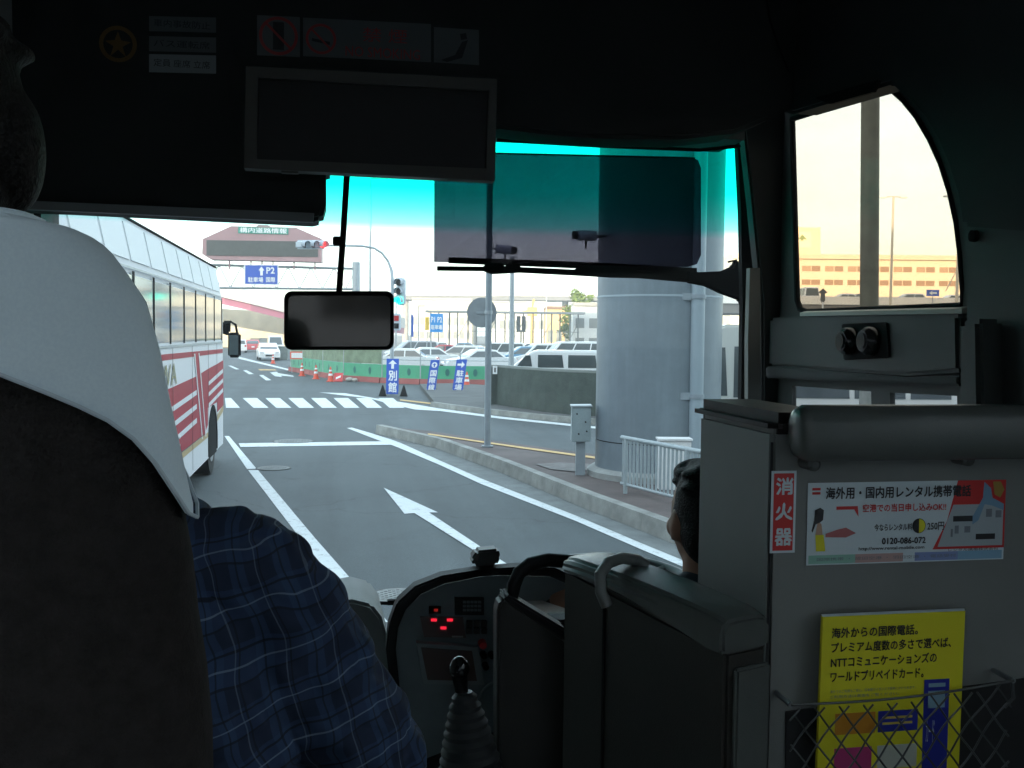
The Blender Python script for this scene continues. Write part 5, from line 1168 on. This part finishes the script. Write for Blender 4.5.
ptext('0120-086-072', a, b, .48,.73,.22,.075, pblk, t, .002, .05)
ptext('http://www.rental-mobile.com', a, b, .42,.82,.33,.05, pblk, t, .002, .03)
mb = MB(); ppoly(mb, a, b, [(.14,.29),(.245,.29),(.25,.42),(.228,.33),(.14,.33)], .0018); mb.build('speech_mark', wred, t)
mb = MB(); ppoly(mb, a, b, [(.09,.62),(.15,.57),(.19,.55),(.24,.62),(.19,.67),(.09,.66)], .0018); mb.build('red_flourish', mat('print_pink', (.5,.15,.15), .4), t)
mb = MB(); ppoly(mb, a, b, [(.04,.63),(.08,.63),(.09,.83),(.045,.83)], .002); mb.build('dress_print', yel, t)
mb = MB(); ppoly(mb, a, b, [(.035,.33),(.06,.3),(.078,.33),(.075,.45),(.06,.48),(.04,.5),(.025,.6),(.02,.58),(.032,.45)], .0022); mb.build('hair_print', pblk, t)
mb = MB(); ppoly(mb, a, b, [(.05,.46),(.068,.5),(.075,.63),(.04,.63)], .0021); mb.build('figure_print', mat('print_skin', (.55,.35,.25), .4), t)
ptext('レンタル携帯株式会社', a, b, .84,.862,.26,.035, MC['print_black'], t, .002)
mb = MB(); pquad(mb, a, b, .02,.06,.06,.09,.0018); pquad(mb, a, b, .02,.11,.06,.14,.0018); mb.build('corner_mark', wred, t)
for u0,u1,c_ in ((.01,.24,(.3,.55,.45)),(.24,.48,(.55,.35,.33)),(.54,.76,(.25,.32,.6)),(.76,.99,(.25,.45,.62))):
    mb = MB(); pquad(mb, a, b, u0,.88,u1,.985,.0012); mb.build('footer_band', mat('footer_%d' % int(u0*100), c_, .4), t)
ptext('国際携帯 ・ 成田空港 ・ 羽田空港 ・ 電話受付', a, b, .4,.93,.7,.04, MC['print_mid'], t, .002)

a, b = rect_on(823,617,959,800, YC-.035)
t = thing('yellow_brochure', 'yellow brochure about prepaid phone cards tucked behind the black net', 'brochure', (a.x, a.y, b.z))
mb = MB(); mb.prism([(a.x,a.y,a.z),(b.x,a.y,a.z),(b.x-.003,a.y,b.z),(a.x-.004,a.y,b.z)], (0,.007,0)); mb.build('booklet', yel, t)
mb = MB(); mb.prism([(a.x,a.y+.001,a.z),(b.x,a.y+.001,a.z),(b.x+.002,a.y+.005,a.z+.0025),(a.x,a.y+.005,a.z+.0025)], (0,.002,0)); mb.build('page_edge', wpap, t)
for k, (s_, w_) in enumerate((('海外からの国際電話。',.60),('プレミアム度数の多さで選べば、',.84),('NTTコミュニケーションズの',.74),('ワールドプリペイドカード。',.65))):
    ptext(s_, a, b, .06+w_/2, .085+.075*k, w_, .052, pblk, t, .0012, .045)
ptext('海外でのご利用もご安心。日本語ガイダンスで簡単にかけられます。', a, b, .36,.385,.6,.016, MC['print_mid'], t, .0012)
ptext('ご利用方法は裏面をご覧ください。', a, b, .3,.412,.48,.016, MC['print_mid'], t, .0012)
pnavy = mat('print_navy', (.02,.03,.3), .4)
mb = MB(); pquad(mb, a, b, .72,.35,.9,1.0,.0009); mb.build('navy_banner', pnavy, t)
mb = MB(); pquad(mb, a, b, .75,.37,.87,.39,.0016); pquad(mb, a, b, .75,.41,.87,.5,.0013); mb.build('banner_print', mat('print_ice', (.25,.4,.5), .4), t)
ptext('カード', a, b, .77,.62,.06,.12, wpap, t, .0016)
for q, nm, mm in (((.1,.5,.38,.61),'orange_card',mat('print_orange', (.6,.25,.02), .4)),((.4,.5,.68,.61),'navy_card',pnavy),((.1,.68,.36,.81),'pink_card',mat('print_magenta', (.5,.05,.2), .4)),((.4,.68,.68,.8),'pale_card',mat('print_pale', (.5,.52,.45), .4)),((.1,.88,.36,.99),'teal_card',mat('print_teal', (.05,.25,.3), .4))):
    mb = MB(); pquad(mb, a, b, *q, .0011); mb.build(nm, mm, t)
mb = MB(); pquad(mb, a, b, .43,.53,.64,.542,.0016); pquad(mb, a, b, .43,.56,.64,.572,.0016); mb.build('card_caption', mat('print_gold', (.6,.45,.1), .4), t)

# net with diamond mesh
t = thing('net_pocket', 'black diamond mesh net pocket holding the yellow brochure on the cabinet', 'net pocket', PP(900,790,1,YC-.05))
nm_ = mat('net_cord', (.05,.055,.055), .3)
mb = MB(); mb.prism([PP(x,y,1,YC-.004) for x,y in ((786,712),(1100,668),(1100,1100),(786,1100))], (0,.003,0)); mb.build('backing_cloth', mat('net_backing', (.02,.02,.022), .9), t)
na, nb_ = PP(790,704,1,YC-.05), PP(1012,680,1,YC-.05); zlow = PP(900,840,1,YC-.05).z
mb = MB(); pts = [na.lerp(nb_, k/12)-Z*.008*math.sin(math.pi*k/12)-Y*.004 for k in range(13)]; mb.tube(pts, .0022, 8); mb.build('elastic_cord', nm_, t)
mb = MB(); pitch = .042; slope = 1.25; w_ = nb_.x-na.x
def topz(x): f = (x-na.x)/w_; return na.z+(nb_.z-na.z)*f-.008*math.sin(math.pi*min(1,max(0,f)))
for s in (1,-1):
    k = -12
    while k < 22:
        x0 = na.x + k*pitch; pts = []
        for i in range(40):
            x = x0 + i*.008; z = (zlow + i*.008*slope) if s > 0 else None
            x_ = x if s > 0 else (na.x+w_) - (x-na.x)
            if na.x <= x_ <= na.x+w_ and z is None: z = zlow + i*.008*slope
            if z is None or not (na.x <= x_ <= na.x+w_) or z > topz(x_): continue
            pts.append(Vector((x_, YC-.05-.004*math.sin(i*.6), z)))
        if len(pts) > 1: mb.tube(pts, .0017, 5)
        k += 1
mb.build('mesh', nm_, t)
for p in (na, nb_):
    mb = MB(); mb.tube([p-Y*.004, p+Y*.048], .0045, 12); mb.build('hook', mat('hook_metal', (.3,.32,.33), .3, .6), t)
mb = MB(); mb.tube([nb_, nb_-Z*.03+X*.004, nb_-Z*.045-X*.012], .003, 8); mb.build('cord_end', nm_, t)

# ------------------------------------------------------------------ padded half wall beside the driver
zT = 1.872
nA, nB = Vector((.593,1.42,0)), Vector((.672,1.45,0)); fA, fB = Vector((.430,1.82,0)), Vector((.52,1.86,0))
t = thing('driver_partition', 'dark padded half wall beside the driver with a grey grab handle', 'partition', ((nA+fB)/2)+Z*ZF)
darkv = mat('dark_vinyl', (.032,.030,.026), .5, 0, 5, .15, .15, 400)
mb = MB(); mb.hull8([nA+Z*ZF, nB+Z*ZF, fB+Z*ZF, fA+Z*ZF, nA+Z*(zT-.055), nB+Z*(zT-.055), fB+Z*(zT-.012), fA+Z*(zT-.012)]); mb.bevel(.006); mb.build('side_panel', darkv, t)
e1 = (nA-nB).normalized()*.012
mb = MB(); NN = 12; rg = []
for k in range(NN+1):
    f = k/NN; l, r2 = nA.lerp(fA, f), nB.lerp(fB, f); bow = .006*math.sin(math.pi*f) + .016*f
    wv = (r2-l); n_ = wv.normalized(); l2, r3 = l-n_*.014, r2+n_*.014
    dp = .062 - .03*min(1, f*1.6)
    sec = [(0,-dp),(-.0,-.018),(.1,-.003),(.3,.0),(.7,.0),(.9,-.003),(1.0,-.018),(1.0,-dp)]
    if k in (0, NN): sec = [(u*.9+.05, v*.85-.006) for u, v in sec]
    rg.append([l2.lerp(r3,u)+Z*(zT+v+bow) for u, v in sec])
mb.rings(rg); mb.bevel(.006, 2); mb.build('top_pad', vinyl, t)
sm0 = nA.lerp(fA, .70); on = (nA-nB).normalized()*.002
mb = MB(); mb.tube([sm0+on+Z*ZF, sm0+on+Z*(zT-.03)], .0035, 6); mb.build('panel_seam', dkb, t)
# end strip of the near end
mb = MB(); d_ = (nB-nA).normalized(); nn_ = Vector((d_.y,-d_.x,0)); nn_ = nn_ if nn_.y < 0 else -nn_
mb.hull8([nA+d_*.012+Z*ZF, nB+Z*ZF, nB+nn_*.012+Z*ZF, nA+d_*.012+nn_*.012+Z*ZF, nA+d_*.012+Z*(zT-.08), nB+Z*(zT-.08), nB+nn_*.012+Z*(zT-.08), nA+d_*.012+nn_*.012+Z*(zT-.08)]); mb.bevel(.004); mb.build('end_strip', vinyl, t)
# front lower panel with window frame
YQ = 1.9
fp = [(497,900),(497,612),(500,601),(505,597.5),(565,639),(572,640),(572,900)]
mb = MB(); mb.prism([PP(x,y,1,YQ) for x,y in fp], (0,.05,0)).bevel(.006); mb.build('front_panel', darkv, t)
arch = [(504,603),(512,596),(514,585),(519,573),(530,564),(548,560),(574,562)]
mb = MB(); mb.tube([PP(x,y,1,YQ+.02) for x,y in arch], .014, 12); mb.build('arch_frame', dkb, t)
mb = MB(); mb.prism([PP(x,y,1,YQ-.01) for x,y in ((502,598),(507,594),(567,630),(567,641))], (0,.06,0)).bevel(.005); mb.build('ledge_pad', dkb, t)
mb = MB(); hpnt = [P(607,606,1.72), P(601,592,1.72), P(600,575,1.73), P(608,563,1.75), P(622,558,1.78), P(637,560,1.80), P(647,566,1.80)]
mb.tube(hpnt, [.0105]*7, 14); mb.build('grab_handle', mat('handle_grey', (.17,.18,.175), .4), t)
mb = MB(); mb.prism([PP(x,y,2,1.66) for x,y in ((523,595),(568,610),(568,626),(524,612))], (0,0,.002)); tag(center(mb.build('glint_sheet', mat('glint', (.86,.86,.86), .6))), 'white sheet imitating a bright paper seen through the gap below the steering wheel', 'glint')  # white sheet laid in place of the bright reflection
mb = MB(); mb.obox(PP(556,630,1,2.08), X*.07, Y*.03, Z*.03); mb.bevel(.005); tag(center(mb.build('document_tray', dkb)), 'black tray under the white paper beside the steering wheel', 'tray')

# ------------------------------------------------------------------ passenger seat in front of the camera
YS = .62
def seat_loft(zlo_fun, grow, ztop, nz=26, nu=40, bottom_cap=True):
    # rounded shoulder outline measured on the back face
    out = [(768,212),(700,210),(620,197),(560,191),(520,184),(480,174.5),(440,166),(400,157),(350,147),(300,133),(270,112),(250,97),(238,84),(229,66),(224,46),(221,20),(220,-14)]
    zs = []; cx = PP(-130,400,1,YS+.06).x
    prof = sorted([(PP(x,y,1,YS+.06).z, PP(x,y,1,YS+.06).x - cx) for y, x in out])
    def hw(z):
        if z <= prof[0][0]: return prof[0][1]
        for (z0, w0), (z1, w1) in zip(prof, prof[1:]):
            if z0 <= z <= z1: return w0 + (w1-w0)*(z-z0)/(z1-z0)
        return prof[-1][1]
    zmax = prof[-1][0]
    rings = []
    for i in range(nz+1):
        f = i/nz; ring = []
        for k in range(nu):
            a = 2*math.pi*k/nu; ca, sa = math.cos(a), math.sin(a)
            ex = (abs(ca)**.55)*(1 if ca > 0 else -1); ey = (abs(sa)**.6)*(1 if sa > 0 else -1)
            zl = zlo_fun(ex); z = zl + (zmax+grow-zl)*(1-(1-f)**1.6)
            wd = hw(min(z, zmax-.0005)); th = .062*(1-.3*max(0,(z-1.9))/.5) ; 
            if f > .93: th *= .75 ; wd = wd*(1-.12*((f-.93)/.07))
            ring.append(Vector((cx + ex*(wd+grow), YS+.062 + ey*(th+grow), z)))
        rings.append(ring)
    return rings
fab = mat('seat_fabric', (.024,.021,.020), .95, 0, 60, .25, .3, 500, spec=.1)
t = thing('bus_chair', 'dark brown passenger seat back with a pale cloth cover, close to the camera at left', 'seat', (PP(-130,700,1,YS).x, YS+.1, ZF))
mb = MB(); mb.rings(seat_loft(lambda u: 1.35, 0, 3)); mb.build('backrest', fab, t)
zh0 = PP(0,372,1,YS).z; zh1 = PP(186,518,1,YS+.06).z; cxs = PP(-130,400,1,YS+.06).x; x0h, x1h = PP(0,372,1,YS).x, PP(187,520,1,YS+.06).x
def hem(u):
    w_ = x1h-cxs; xx = cxs + u*w_; f = (xx-x0h)/(x1h-x0h)
    f = abs(u)*1.0
    f = max(0, (f - (x0h-cxs)/w_)/(1-(x0h-cxs)/w_))
    return zh0 + (zh1-zh0)*(.45*f**1.1 + .55*f**8) + (.006 if f == 0 else 0)
cloth = bpy.data.materials.new('pale_cloth'); cloth.use_nodes = True; tt = cloth.node_tree; bb = tt.nodes['Principled BSDF']
wv1 = tt.nodes.new('ShaderNodeTexNoise'); wv1.inputs['Scale'].default_value = 500; tcx = tt.nodes.new('ShaderNodeTexCoord'); tt.links.new(tcx.outputs['Object'], wv1.inputs[0])
wv2 = tt.nodes.new('ShaderNodeTexNoise'); wv2.inputs['Scale'].default_value = 9; wv2.inputs['Detail'].default_value = 3; tt.links.new(tcx.outputs['Object'], wv2.inputs[0])
crr = tt.nodes.new('ShaderNodeValToRGB'); crr.color_ramp.elements[0].color = (.66,.75,.80,1); crr.color_ramp.elements[0].position=.35; crr.color_ramp.elements[1].color = (.70,.79,.83,1); crr.color_ramp.elements[1].position=.65
tt.links.new(wv1.outputs['Fac'], crr.inputs[0]); tt.links.new(crr.outputs[0], bb.inputs['Base Color']); bb.inputs['Roughness'].default_value = .95
bq = tt.nodes.new('ShaderNodeBump'); bq.inputs['Strength'].default_value = .35; bq.inputs['Distance'].default_value = .03; tt.links.new(wv2.outputs['Fac'], bq.inputs['Height']); tt.links.new(bq.outputs[0], bb.inputs['Normal'])
mb = MB(); mb.rings(seat_loft(hem, .006, 3), caps=False)
cv = mb.build('head_cover', cloth, t)
sol = seat_loft(hem, .0085, 3)
mb = MB(); mb.tube([r for r in sol[0]]+[sol[0][0]], .0014, 5, caps=False); mb.build('hem', MC.get('hem_m') or mat('hem_m', (.5,.56,.6), .9), cv)
mb = MB(); mb.box(cxs-.24, cxs+.22, YS+.0, YS+.55, 1.28, 1.42).bevel(.03, 3); mb.build('cushion', fab, t)
mb = MB(); mb.box(cxs-.2, cxs+.18, YS+.08, YS+.5, ZF, 1.28); mb.build('base', dark_trim, t)

# ------------------------------------------------------------------ people
def blob(name, caps, ells, m, parent, voxel=.009, smooth=6, folds=0):
    mb = MB()
    for p0, r0, p1, r1 in caps:
        p0, p1 = Vector(p0), Vector(p1); d = (p1-p0); n = 8
        pts = [p0+d*k/n for k in range(n+1)]; mb.tube(pts, [r0+(r1-r0)*k/n for k in range(n+1)], 18); mb.ell(p0, (r0,)*3); mb.ell(p1, (r1,)*3)
    for c, r, rot in ells: mb.ell(Vector(c), r, rot, 24)
    o = mb.build('tmp', m)
    md = o.modifiers.new('r', 'REMESH'); md.mode = 'VOXEL'; md.voxel_size = voxel
    ms = o.modifiers.new('s', 'SMOOTH'); ms.iterations = smooth; ms.factor = .5
    dg = bpy.context.evaluated_depsgraph_get(); dg.update(); me = bpy.data.meshes.new_from_object(o.evaluated_get(dg)); bpy.data.objects.remove(o)
    off = Vector((0,0,0)); q = parent
    while q is not None: off += q.location; q = q.parent
    if folds:
        nn = [v.normal.copy() for v in me.vertices]
        for v, n_ in zip(me.vertices, nn):
            p = v.co; q1 = Vector((p.x*9+p.z*5, p.y*7, p.z*16-p.x*9)); q2 = Vector((p.x*30, p.y*24, p.z*34+p.x*20))
            v.co = p + n_*(folds*noise.noise(q1) + folds*.45*abs(noise.noise(q2)))
    me.transform(Matrix.Translation(-off)); me.name = name
    for p in me.polygons: p.use_smooth = True
    me.materials.clear(); me.materials.append(m)
    ob = bpy.data.objects.new(name, me); COL.objects.link(ob)
    if parent: ob.parent = parent
    return ob
skin = mat('skin', (.42,.22,.15), .55, 0, 20, .08); hairm = mat('black_hair', (.009,.0075,.007), .6, 0, 120, .4, .5, 220, spec=.2)
def hand(w_, f_, side, up=Z):            # capsules of a slightly curled hand: wrist point, forward direction
    f_ = Vector(f_).normalized(); s = f_.cross(up).normalized()*side; out = []
    palm = w_+f_*.05; out += [(w_, .024, palm, .026), (w_+s*.02, .018, palm+s*.025, .018), (w_-s*.02,.018,palm-s*.025,.018)]
    for k, L in enumerate((.062,.072,.068,.052)):
        b0 = palm+s*(.03-.02*k)+f_*.02; m1 = b0+f_*L*.5-up*.006; e = m1+f_*L*.32-up*.022; out += [(b0,.0095,m1,.0088),(m1,.0088,e,.0075)]
    th = w_+s*.028+f_*.015; out += [(th,.013,th+s*.025+f_*.03,.011),(th+s*.025+f_*.03,.011,th+s*.02+f_*.058-up*.008,.009)]
    return out
def turn(c, items, hz):
    m = Matrix.Rotation(hz, 3, 'Z'); c = Vector(c)
    return [(c+m@(Vector(p)-c), r_, m) for p, r_, _ in items]
def head_shape(c, sc=1.0, hz=0):
    # facing +Y, turned by hz
    c = Vector(c); e = [(c, (.074*sc,.093*sc,.105*sc), None), (c+Vector((0,.02,-.045))*sc, (.060*sc,.075*sc,.078*sc), None), (c+Vector((0,.055,-.095))*sc, (.032*sc,.032*sc,.028*sc), None)]
    e += [(c+Vector((0,.098,-.03))*sc, (.013*sc,.02*sc,.026*sc), None), (c+Vector((0,.09,.012))*sc, (.05*sc,.012*sc,.014*sc), None), (c+Vector((0,.088,-.068))*sc, (.024*sc,.012*sc,.01*sc), None)]
    for s in (-1,1): e += [(c+Vector((s*.077,-.006,-.022))*sc, (.009*sc,.02*sc,.032*sc), None), (c+Vector((s*.045,.055,-.035))*sc, (.024*sc,.03*sc,.026*sc), None)]
    return turn(c, e, hz)
def face_bits(c, sc, root, hz=0):
    c = Vector(c); m = Matrix.Rotation(hz, 3, 'Z'); ew = mat('eye_white', (.7,.7,.68), .3); ei = mat('iris', (.03,.015,.01), .2)
    for s in (-1,1):
        mb = MB(); mb.ell(c+m@Vector((s*.031,.083,-.008))*sc, (.012*sc,.01*sc,.007*sc), m); eo = mb.build('eye', ew, root)
        mb = MB(); mb.ell(c+m@Vector((s*.031,.0915,-.008))*sc, (.005*sc,.003*sc,.005*sc), m); mb.build('iris', ei, eo)
    mb = MB(); mb.ell(c+m@Vector((0,.098,-.068))*sc, (.021*sc,.006*sc,.005*sc), m); mb.build('lips', mat('lips', (.3,.1,.08), .5), root)
def hair_cap(c, sc, m, root, hz=0, long=False):
    c = Vector(c); e = [(c+Vector((0,-.030,.026))*sc, (.080*sc,.088*sc,.094*sc), None), (c+Vector((0,-.044,-.03))*sc, (.076*sc,.064*sc,.072*sc), None), (c+Vector((0,.052,.078))*sc, (.058*sc,.036*sc,.03*sc), None)]
    for s in (-1,1): e.append((c+Vector((s*.064,.002,-.012))*sc, (.014*sc,.02*sc,.045*sc), None))
    for k in range(14):
        a = random.uniform(0,6.28); z = random.uniform(.3,1); rr = math.sqrt(1-z*z)
        e.append((c+Vector((math.cos(a)*rr*.074, -.026+math.sin(a)*rr*.076, .028+z*.082))*sc, (.03*sc,.034*sc,.011*sc), None))
    if long:
        for s in (-1,1): e.append((c+Vector((s*.07,-.015,-.02))*sc, (.026*sc,.045*sc,.06*sc), None))
        e.append((c+Vector((0,-.05,-.07))*sc, (.07*sc,.05*sc,.05*sc), None))
    return blob('hair', [], turn(c, e, hz), m, root, .006, 4)

# seated passenger in the plaid shirt
hc = P(-58,130,.98)
per = thing('person', 'passenger in a navy plaid shirt sitting in the front left seat, seen from behind', 'person', (hc.x, 1.0, 1.42))
sh = P(236,562,1.04); el = P(366,752,1.12); wr = P(300,900,1.38)
tc_ = P(95,735,1.02); nk = P(-5,430,1.0); shL = Vector((sh.x-.42, sh.y-.02, sh.z+.01)); elL = shL+Vector((-.08,.1,-.27)); wrL = elL+Vector((.12,.24,.0))
hip = Vector((tc_.x-.08, 1.0, 1.5))
legs = []
for s in (-1,1):
    h0 = hip+X*s*.1; k0 = h0+Vector((s*.05,.4,.02)); a0 = k0+Vector((0,.05,-.42)); 
    legs += [(h0,.085,k0,.06),(k0,.06,a0,.042)]
body_caps = [(hip,.12,nk-Z*.12,.1),(nk-Z*.12,.07,hc-Z*.06,.055),(sh,.05,el,.038),(el,.038,wr,.028),(shL,.05,elL,.038),(elL,.038,wrL,.028),(nk-Z*.16,.06,sh,.05),(nk-Z*.16,.06,shL,.05)] + [(a_,r1*.85,b_,r2*.85) for a_,r1,b_,r2 in legs]
body_caps += hand(wr, Vector((-.2,1,-.1)), 1) + hand(wrL, Vector((.3,1,-.1)), -1)
for s in (-1,1):
    ft = hip+X*s*.1+Vector((s*.05,.45,-.42)); body_caps.append((ft, .035, ft+Vector((0,.13,-.04)), .028))
blob('body', body_caps, head_shape(hc, 1.02), skin, per, .008, 4)
face_bits(hc, 1.02, per); hair_cap(hc, 1.02, hairm, per, 0, True)

pl = bpy.data.materials.new('navy_plaid'); pl.use_nodes = True; q = pl.node_tree; L = q.links.new; b_ = q.nodes['Principled BSDF']
tcn = q.nodes.new('ShaderNodeTexCoord'); ns = q.nodes.new('ShaderNodeTexNoise'); ns.inputs['Scale'].default_value = 8; ns.inputs['Detail'].default_value = 2
L(tcn.outputs['Object'], ns.inputs[0])
vs_ = q.nodes.new('ShaderNodeVectorMath'); vs_.operation = 'SCALE'; vs_.inputs[3].default_value = .05; L(ns.outputs['Color'], vs_.inputs[0])
va = q.nodes.new('ShaderNodeVectorMath'); va.operation = 'ADD'; L(tcn.outputs['Object'], va.inputs[0]); L(vs_.outputs[0], va.inputs[1])
mpg = q.nodes.new('ShaderNodeMapping'); mpg.inputs['Rotation'].default_value = (R(0),R(14),R(0)); L(va.outputs[0], mpg.inputs[0])
sx = q.nodes.new('ShaderNodeSeparateXYZ'); L(mpg.outputs[0], sx.inputs[0])
def band(out, period, width, off):
    a1 = q.nodes.new('ShaderNodeMath'); a1.operation = 'ADD'; a1.inputs[1].default_value = 10+off; L(out, a1.inputs[0])
    m1 = q.nodes.new('ShaderNodeMath'); m1.operation = 'MODULO'; m1.inputs[1].default_value = period; L(a1.outputs[0], m1.inputs[0])
    s1 = q.nodes.new('ShaderNodeMath'); s1.operation = 'LESS_THAN'; s1.inputs[1].default_value = width; L(m1.outputs[0], s1.inputs[0]); return s1.outputs[0]
def mixc(fac, k, prev, col):
    mm = q.nodes.new('ShaderNodeMath'); mm.operation = 'MULTIPLY'; mm.inputs[1].default_value = k; L(fac, mm.inputs[0])
    mx = q.nodes.new('ShaderNodeMix'); mx.data_type = 'RGBA'; L(mm.outputs[0], mx.inputs[0]); mx.inputs[7].default_value = (*col,1)
    if isinstance(prev, tuple): mx.inputs[6].default_value = (*prev,1)
    else: L(prev, mx.inputs[6])
    return mx.outputs[2]
col = mixc(band(sx.outputs[2], .052, .020, 0), .7, (.016,.036,.085), (.006,.012,.032))
col = mixc(band(sx.outputs[0], .044, .014, .01), .45, col, (.028,.065,.14))
col = mixc(band(sx.outputs[2], .026, .0022, .006), .8, col, (.003,.005,.012))
col = mixc(band(sx.outputs[0], .022, .0016, .004), .7, col, (.003,.005,.012))
col = mixc(band(sx.outputs[2], .052, .0017, .018), .34, col, (.35,.42,.5))
col = mixc(band(sx.outputs[0], .044, .0013, .03), .22, col, (.3,.38,.46))
L(col, b_.inputs['Base Color']); b_.inputs['Roughness'].default_value = .9
n5 = q.nodes.new('ShaderNodeTexNoise'); n5.inputs['Scale'].default_value = 14; n5.inputs['Detail'].default_value = 2; L(tcn.outputs['Object'], n5.inputs[0])
bpx = q.nodes.new('ShaderNodeBump'); bpx.inputs['Strength'].default_value = .6; bpx.inputs['Distance'].default_value = .03; L(n5.outputs['Fac'], bpx.inputs['Height']); L(bpx.outputs[0], b_.inputs['Normal'])
shirt_caps = [(sh,.066,sh.lerp(el,.5),.078),(sh.lerp(el,.5),.078,el,.066),(el,.066,el.lerp(wr,.75),.045),(shL,.066,elL,.055),(elL,.055,elL.lerp(wrL,.75),.042),(nk-Z*.17,.08,sh,.064),(nk-Z*.17,.08,shL,.066),(nk-Z*.1,.065,nk-Z*.18,.09)]
shirt = blob('shirt', shirt_caps, [(tc_, (.205,.125,.235), None), (tc_+Vector((-.03,.03,.12)), (.2,.12,.16), None), (hip+Z*.1, (.19,.15,.16), None)], pl, per, .007, 8, folds=.02)
blob('trousers', [(a_,r1*1.1,b2,r2*1.25) for a_,r1,b2,r2 in legs], [(hip, (.18,.14,.1), None)], mat('dark_trousers', (.02,.02,.022), .9), per, .012, 6)

# driver
hd = P(709,514,2.12)
dr = thing('person', 'bus driver with short dark hair facing forward, head partly hidden by the grey cabinet', 'person', (hd.x, hd.y, 1.3))
nk = hd-Z*.16-Y*.02; hip = Vector((hd.x, hd.y-.02, hd.z-.72)); sL, sR = nk+Vector((-.19,0,-.1)), nk+Vector((.19,0,-.1))
handL, handR = cw+ux*-.15-uy_*.13, cw+ux*.15-uy_*.13
eL, eR = sL+Vector((-.03,.16,-.24)), sR+Vector((.05,.16,-.24))
lg = []
for s in (-1,1):
    h0 = hip+X*s*.1; k0 = h0+Vector((s*.06,.42,.04)); a0 = k0+Vector((0,.2,-.34)); lg += [(h0,.085,k0,.06),(k0,.06,a0,.042)]
dcaps = [(hip,.13,nk-Z*.1,.11),(nk-Z*.1,.06,hd-Z*.05,.055),(sL,.05,eL,.04),(eL,.04,handL-Y*.04,.028),(sR,.05,eR,.04),(eR,.04,handR-Y*.04,.028)]+[(a_,r1*.85,b2,r2*.85) for a_,r1,b2,r2 in lg]
dcaps += hand(handL-Y*.04, Vector((.1,1,.3)), 1) + hand(handR-Y*.04, Vector((-.1,1,.3)), -1)
blob('body', dcaps, head_shape(hd, 1.05, R(2)), skin, dr, .008, 4); face_bits(hd, 1.05, dr, R(2)); hair_cap(hd, 1.05, hairm, dr, R(2))
blob('uniform_jacket', [(sL,.062,eL,.052),(eL,.052,eL.lerp(handL,.8),.04),(sR,.062,eR,.052),(eR,.052,eR.lerp(handR,.8),.04),(nk-Z*.1,.075,sL,.06),(nk-Z*.1,.075,sR,.06)], [((nk+hip)/2, (.19,.13,.34), None)], mat('navy_uniform', (.015,.018,.03), .85), dr, .01, 6)
blob('trousers', [(a_,r1*1.1,b2,r2*1.25) for a_,r1,b2,r2 in lg], [(hip, (.18,.14,.1), None)], MC['dark_trousers'], dr, .012, 6)
t = thing('bus_driver_chair', 'dark driver seat hidden behind the half wall', 'seat', (hd.x, hd.y, ZF))
mb = MB(); mb.box(hd.x-.24, hd.x+.24, hd.y-.15, hd.y+.35, hip.z-.2, hip.z-.09).bevel(.03); mb.build('cushion', fab, t)
mb = MB(); mb.box(hd.x-.12, hd.x+.12, hd.y-.1, hd.y+.25, ZF-.4, hip.z-.2); mb.build('base', dark_trim, t)

# ------------------------------------------------------------------ haze, also added to imitate camera glare over the distance
hz = bpy.data.materials.new('haze'); hz.use_nodes = True; ht = hz.node_tree; ht.nodes.clear()
ho = ht.nodes.new('ShaderNodeOutputMaterial'); hv = ht.nodes.new('ShaderNodeVolumePrincipled')
hv.inputs['Color'].default_value = (.95,.95,.95,1); hv.inputs['Density'].default_value = .0018; hv.inputs['Anisotropy'].default_value = .2
ht.links.new(hv.outputs[0], ho.inputs['Volume'])
mb = MB(); mb.box(-160, 190, -80, 300, -1.1, 48); hb = mb.build('haze', hz, smooth=False); tag(hb, kind='stuff')
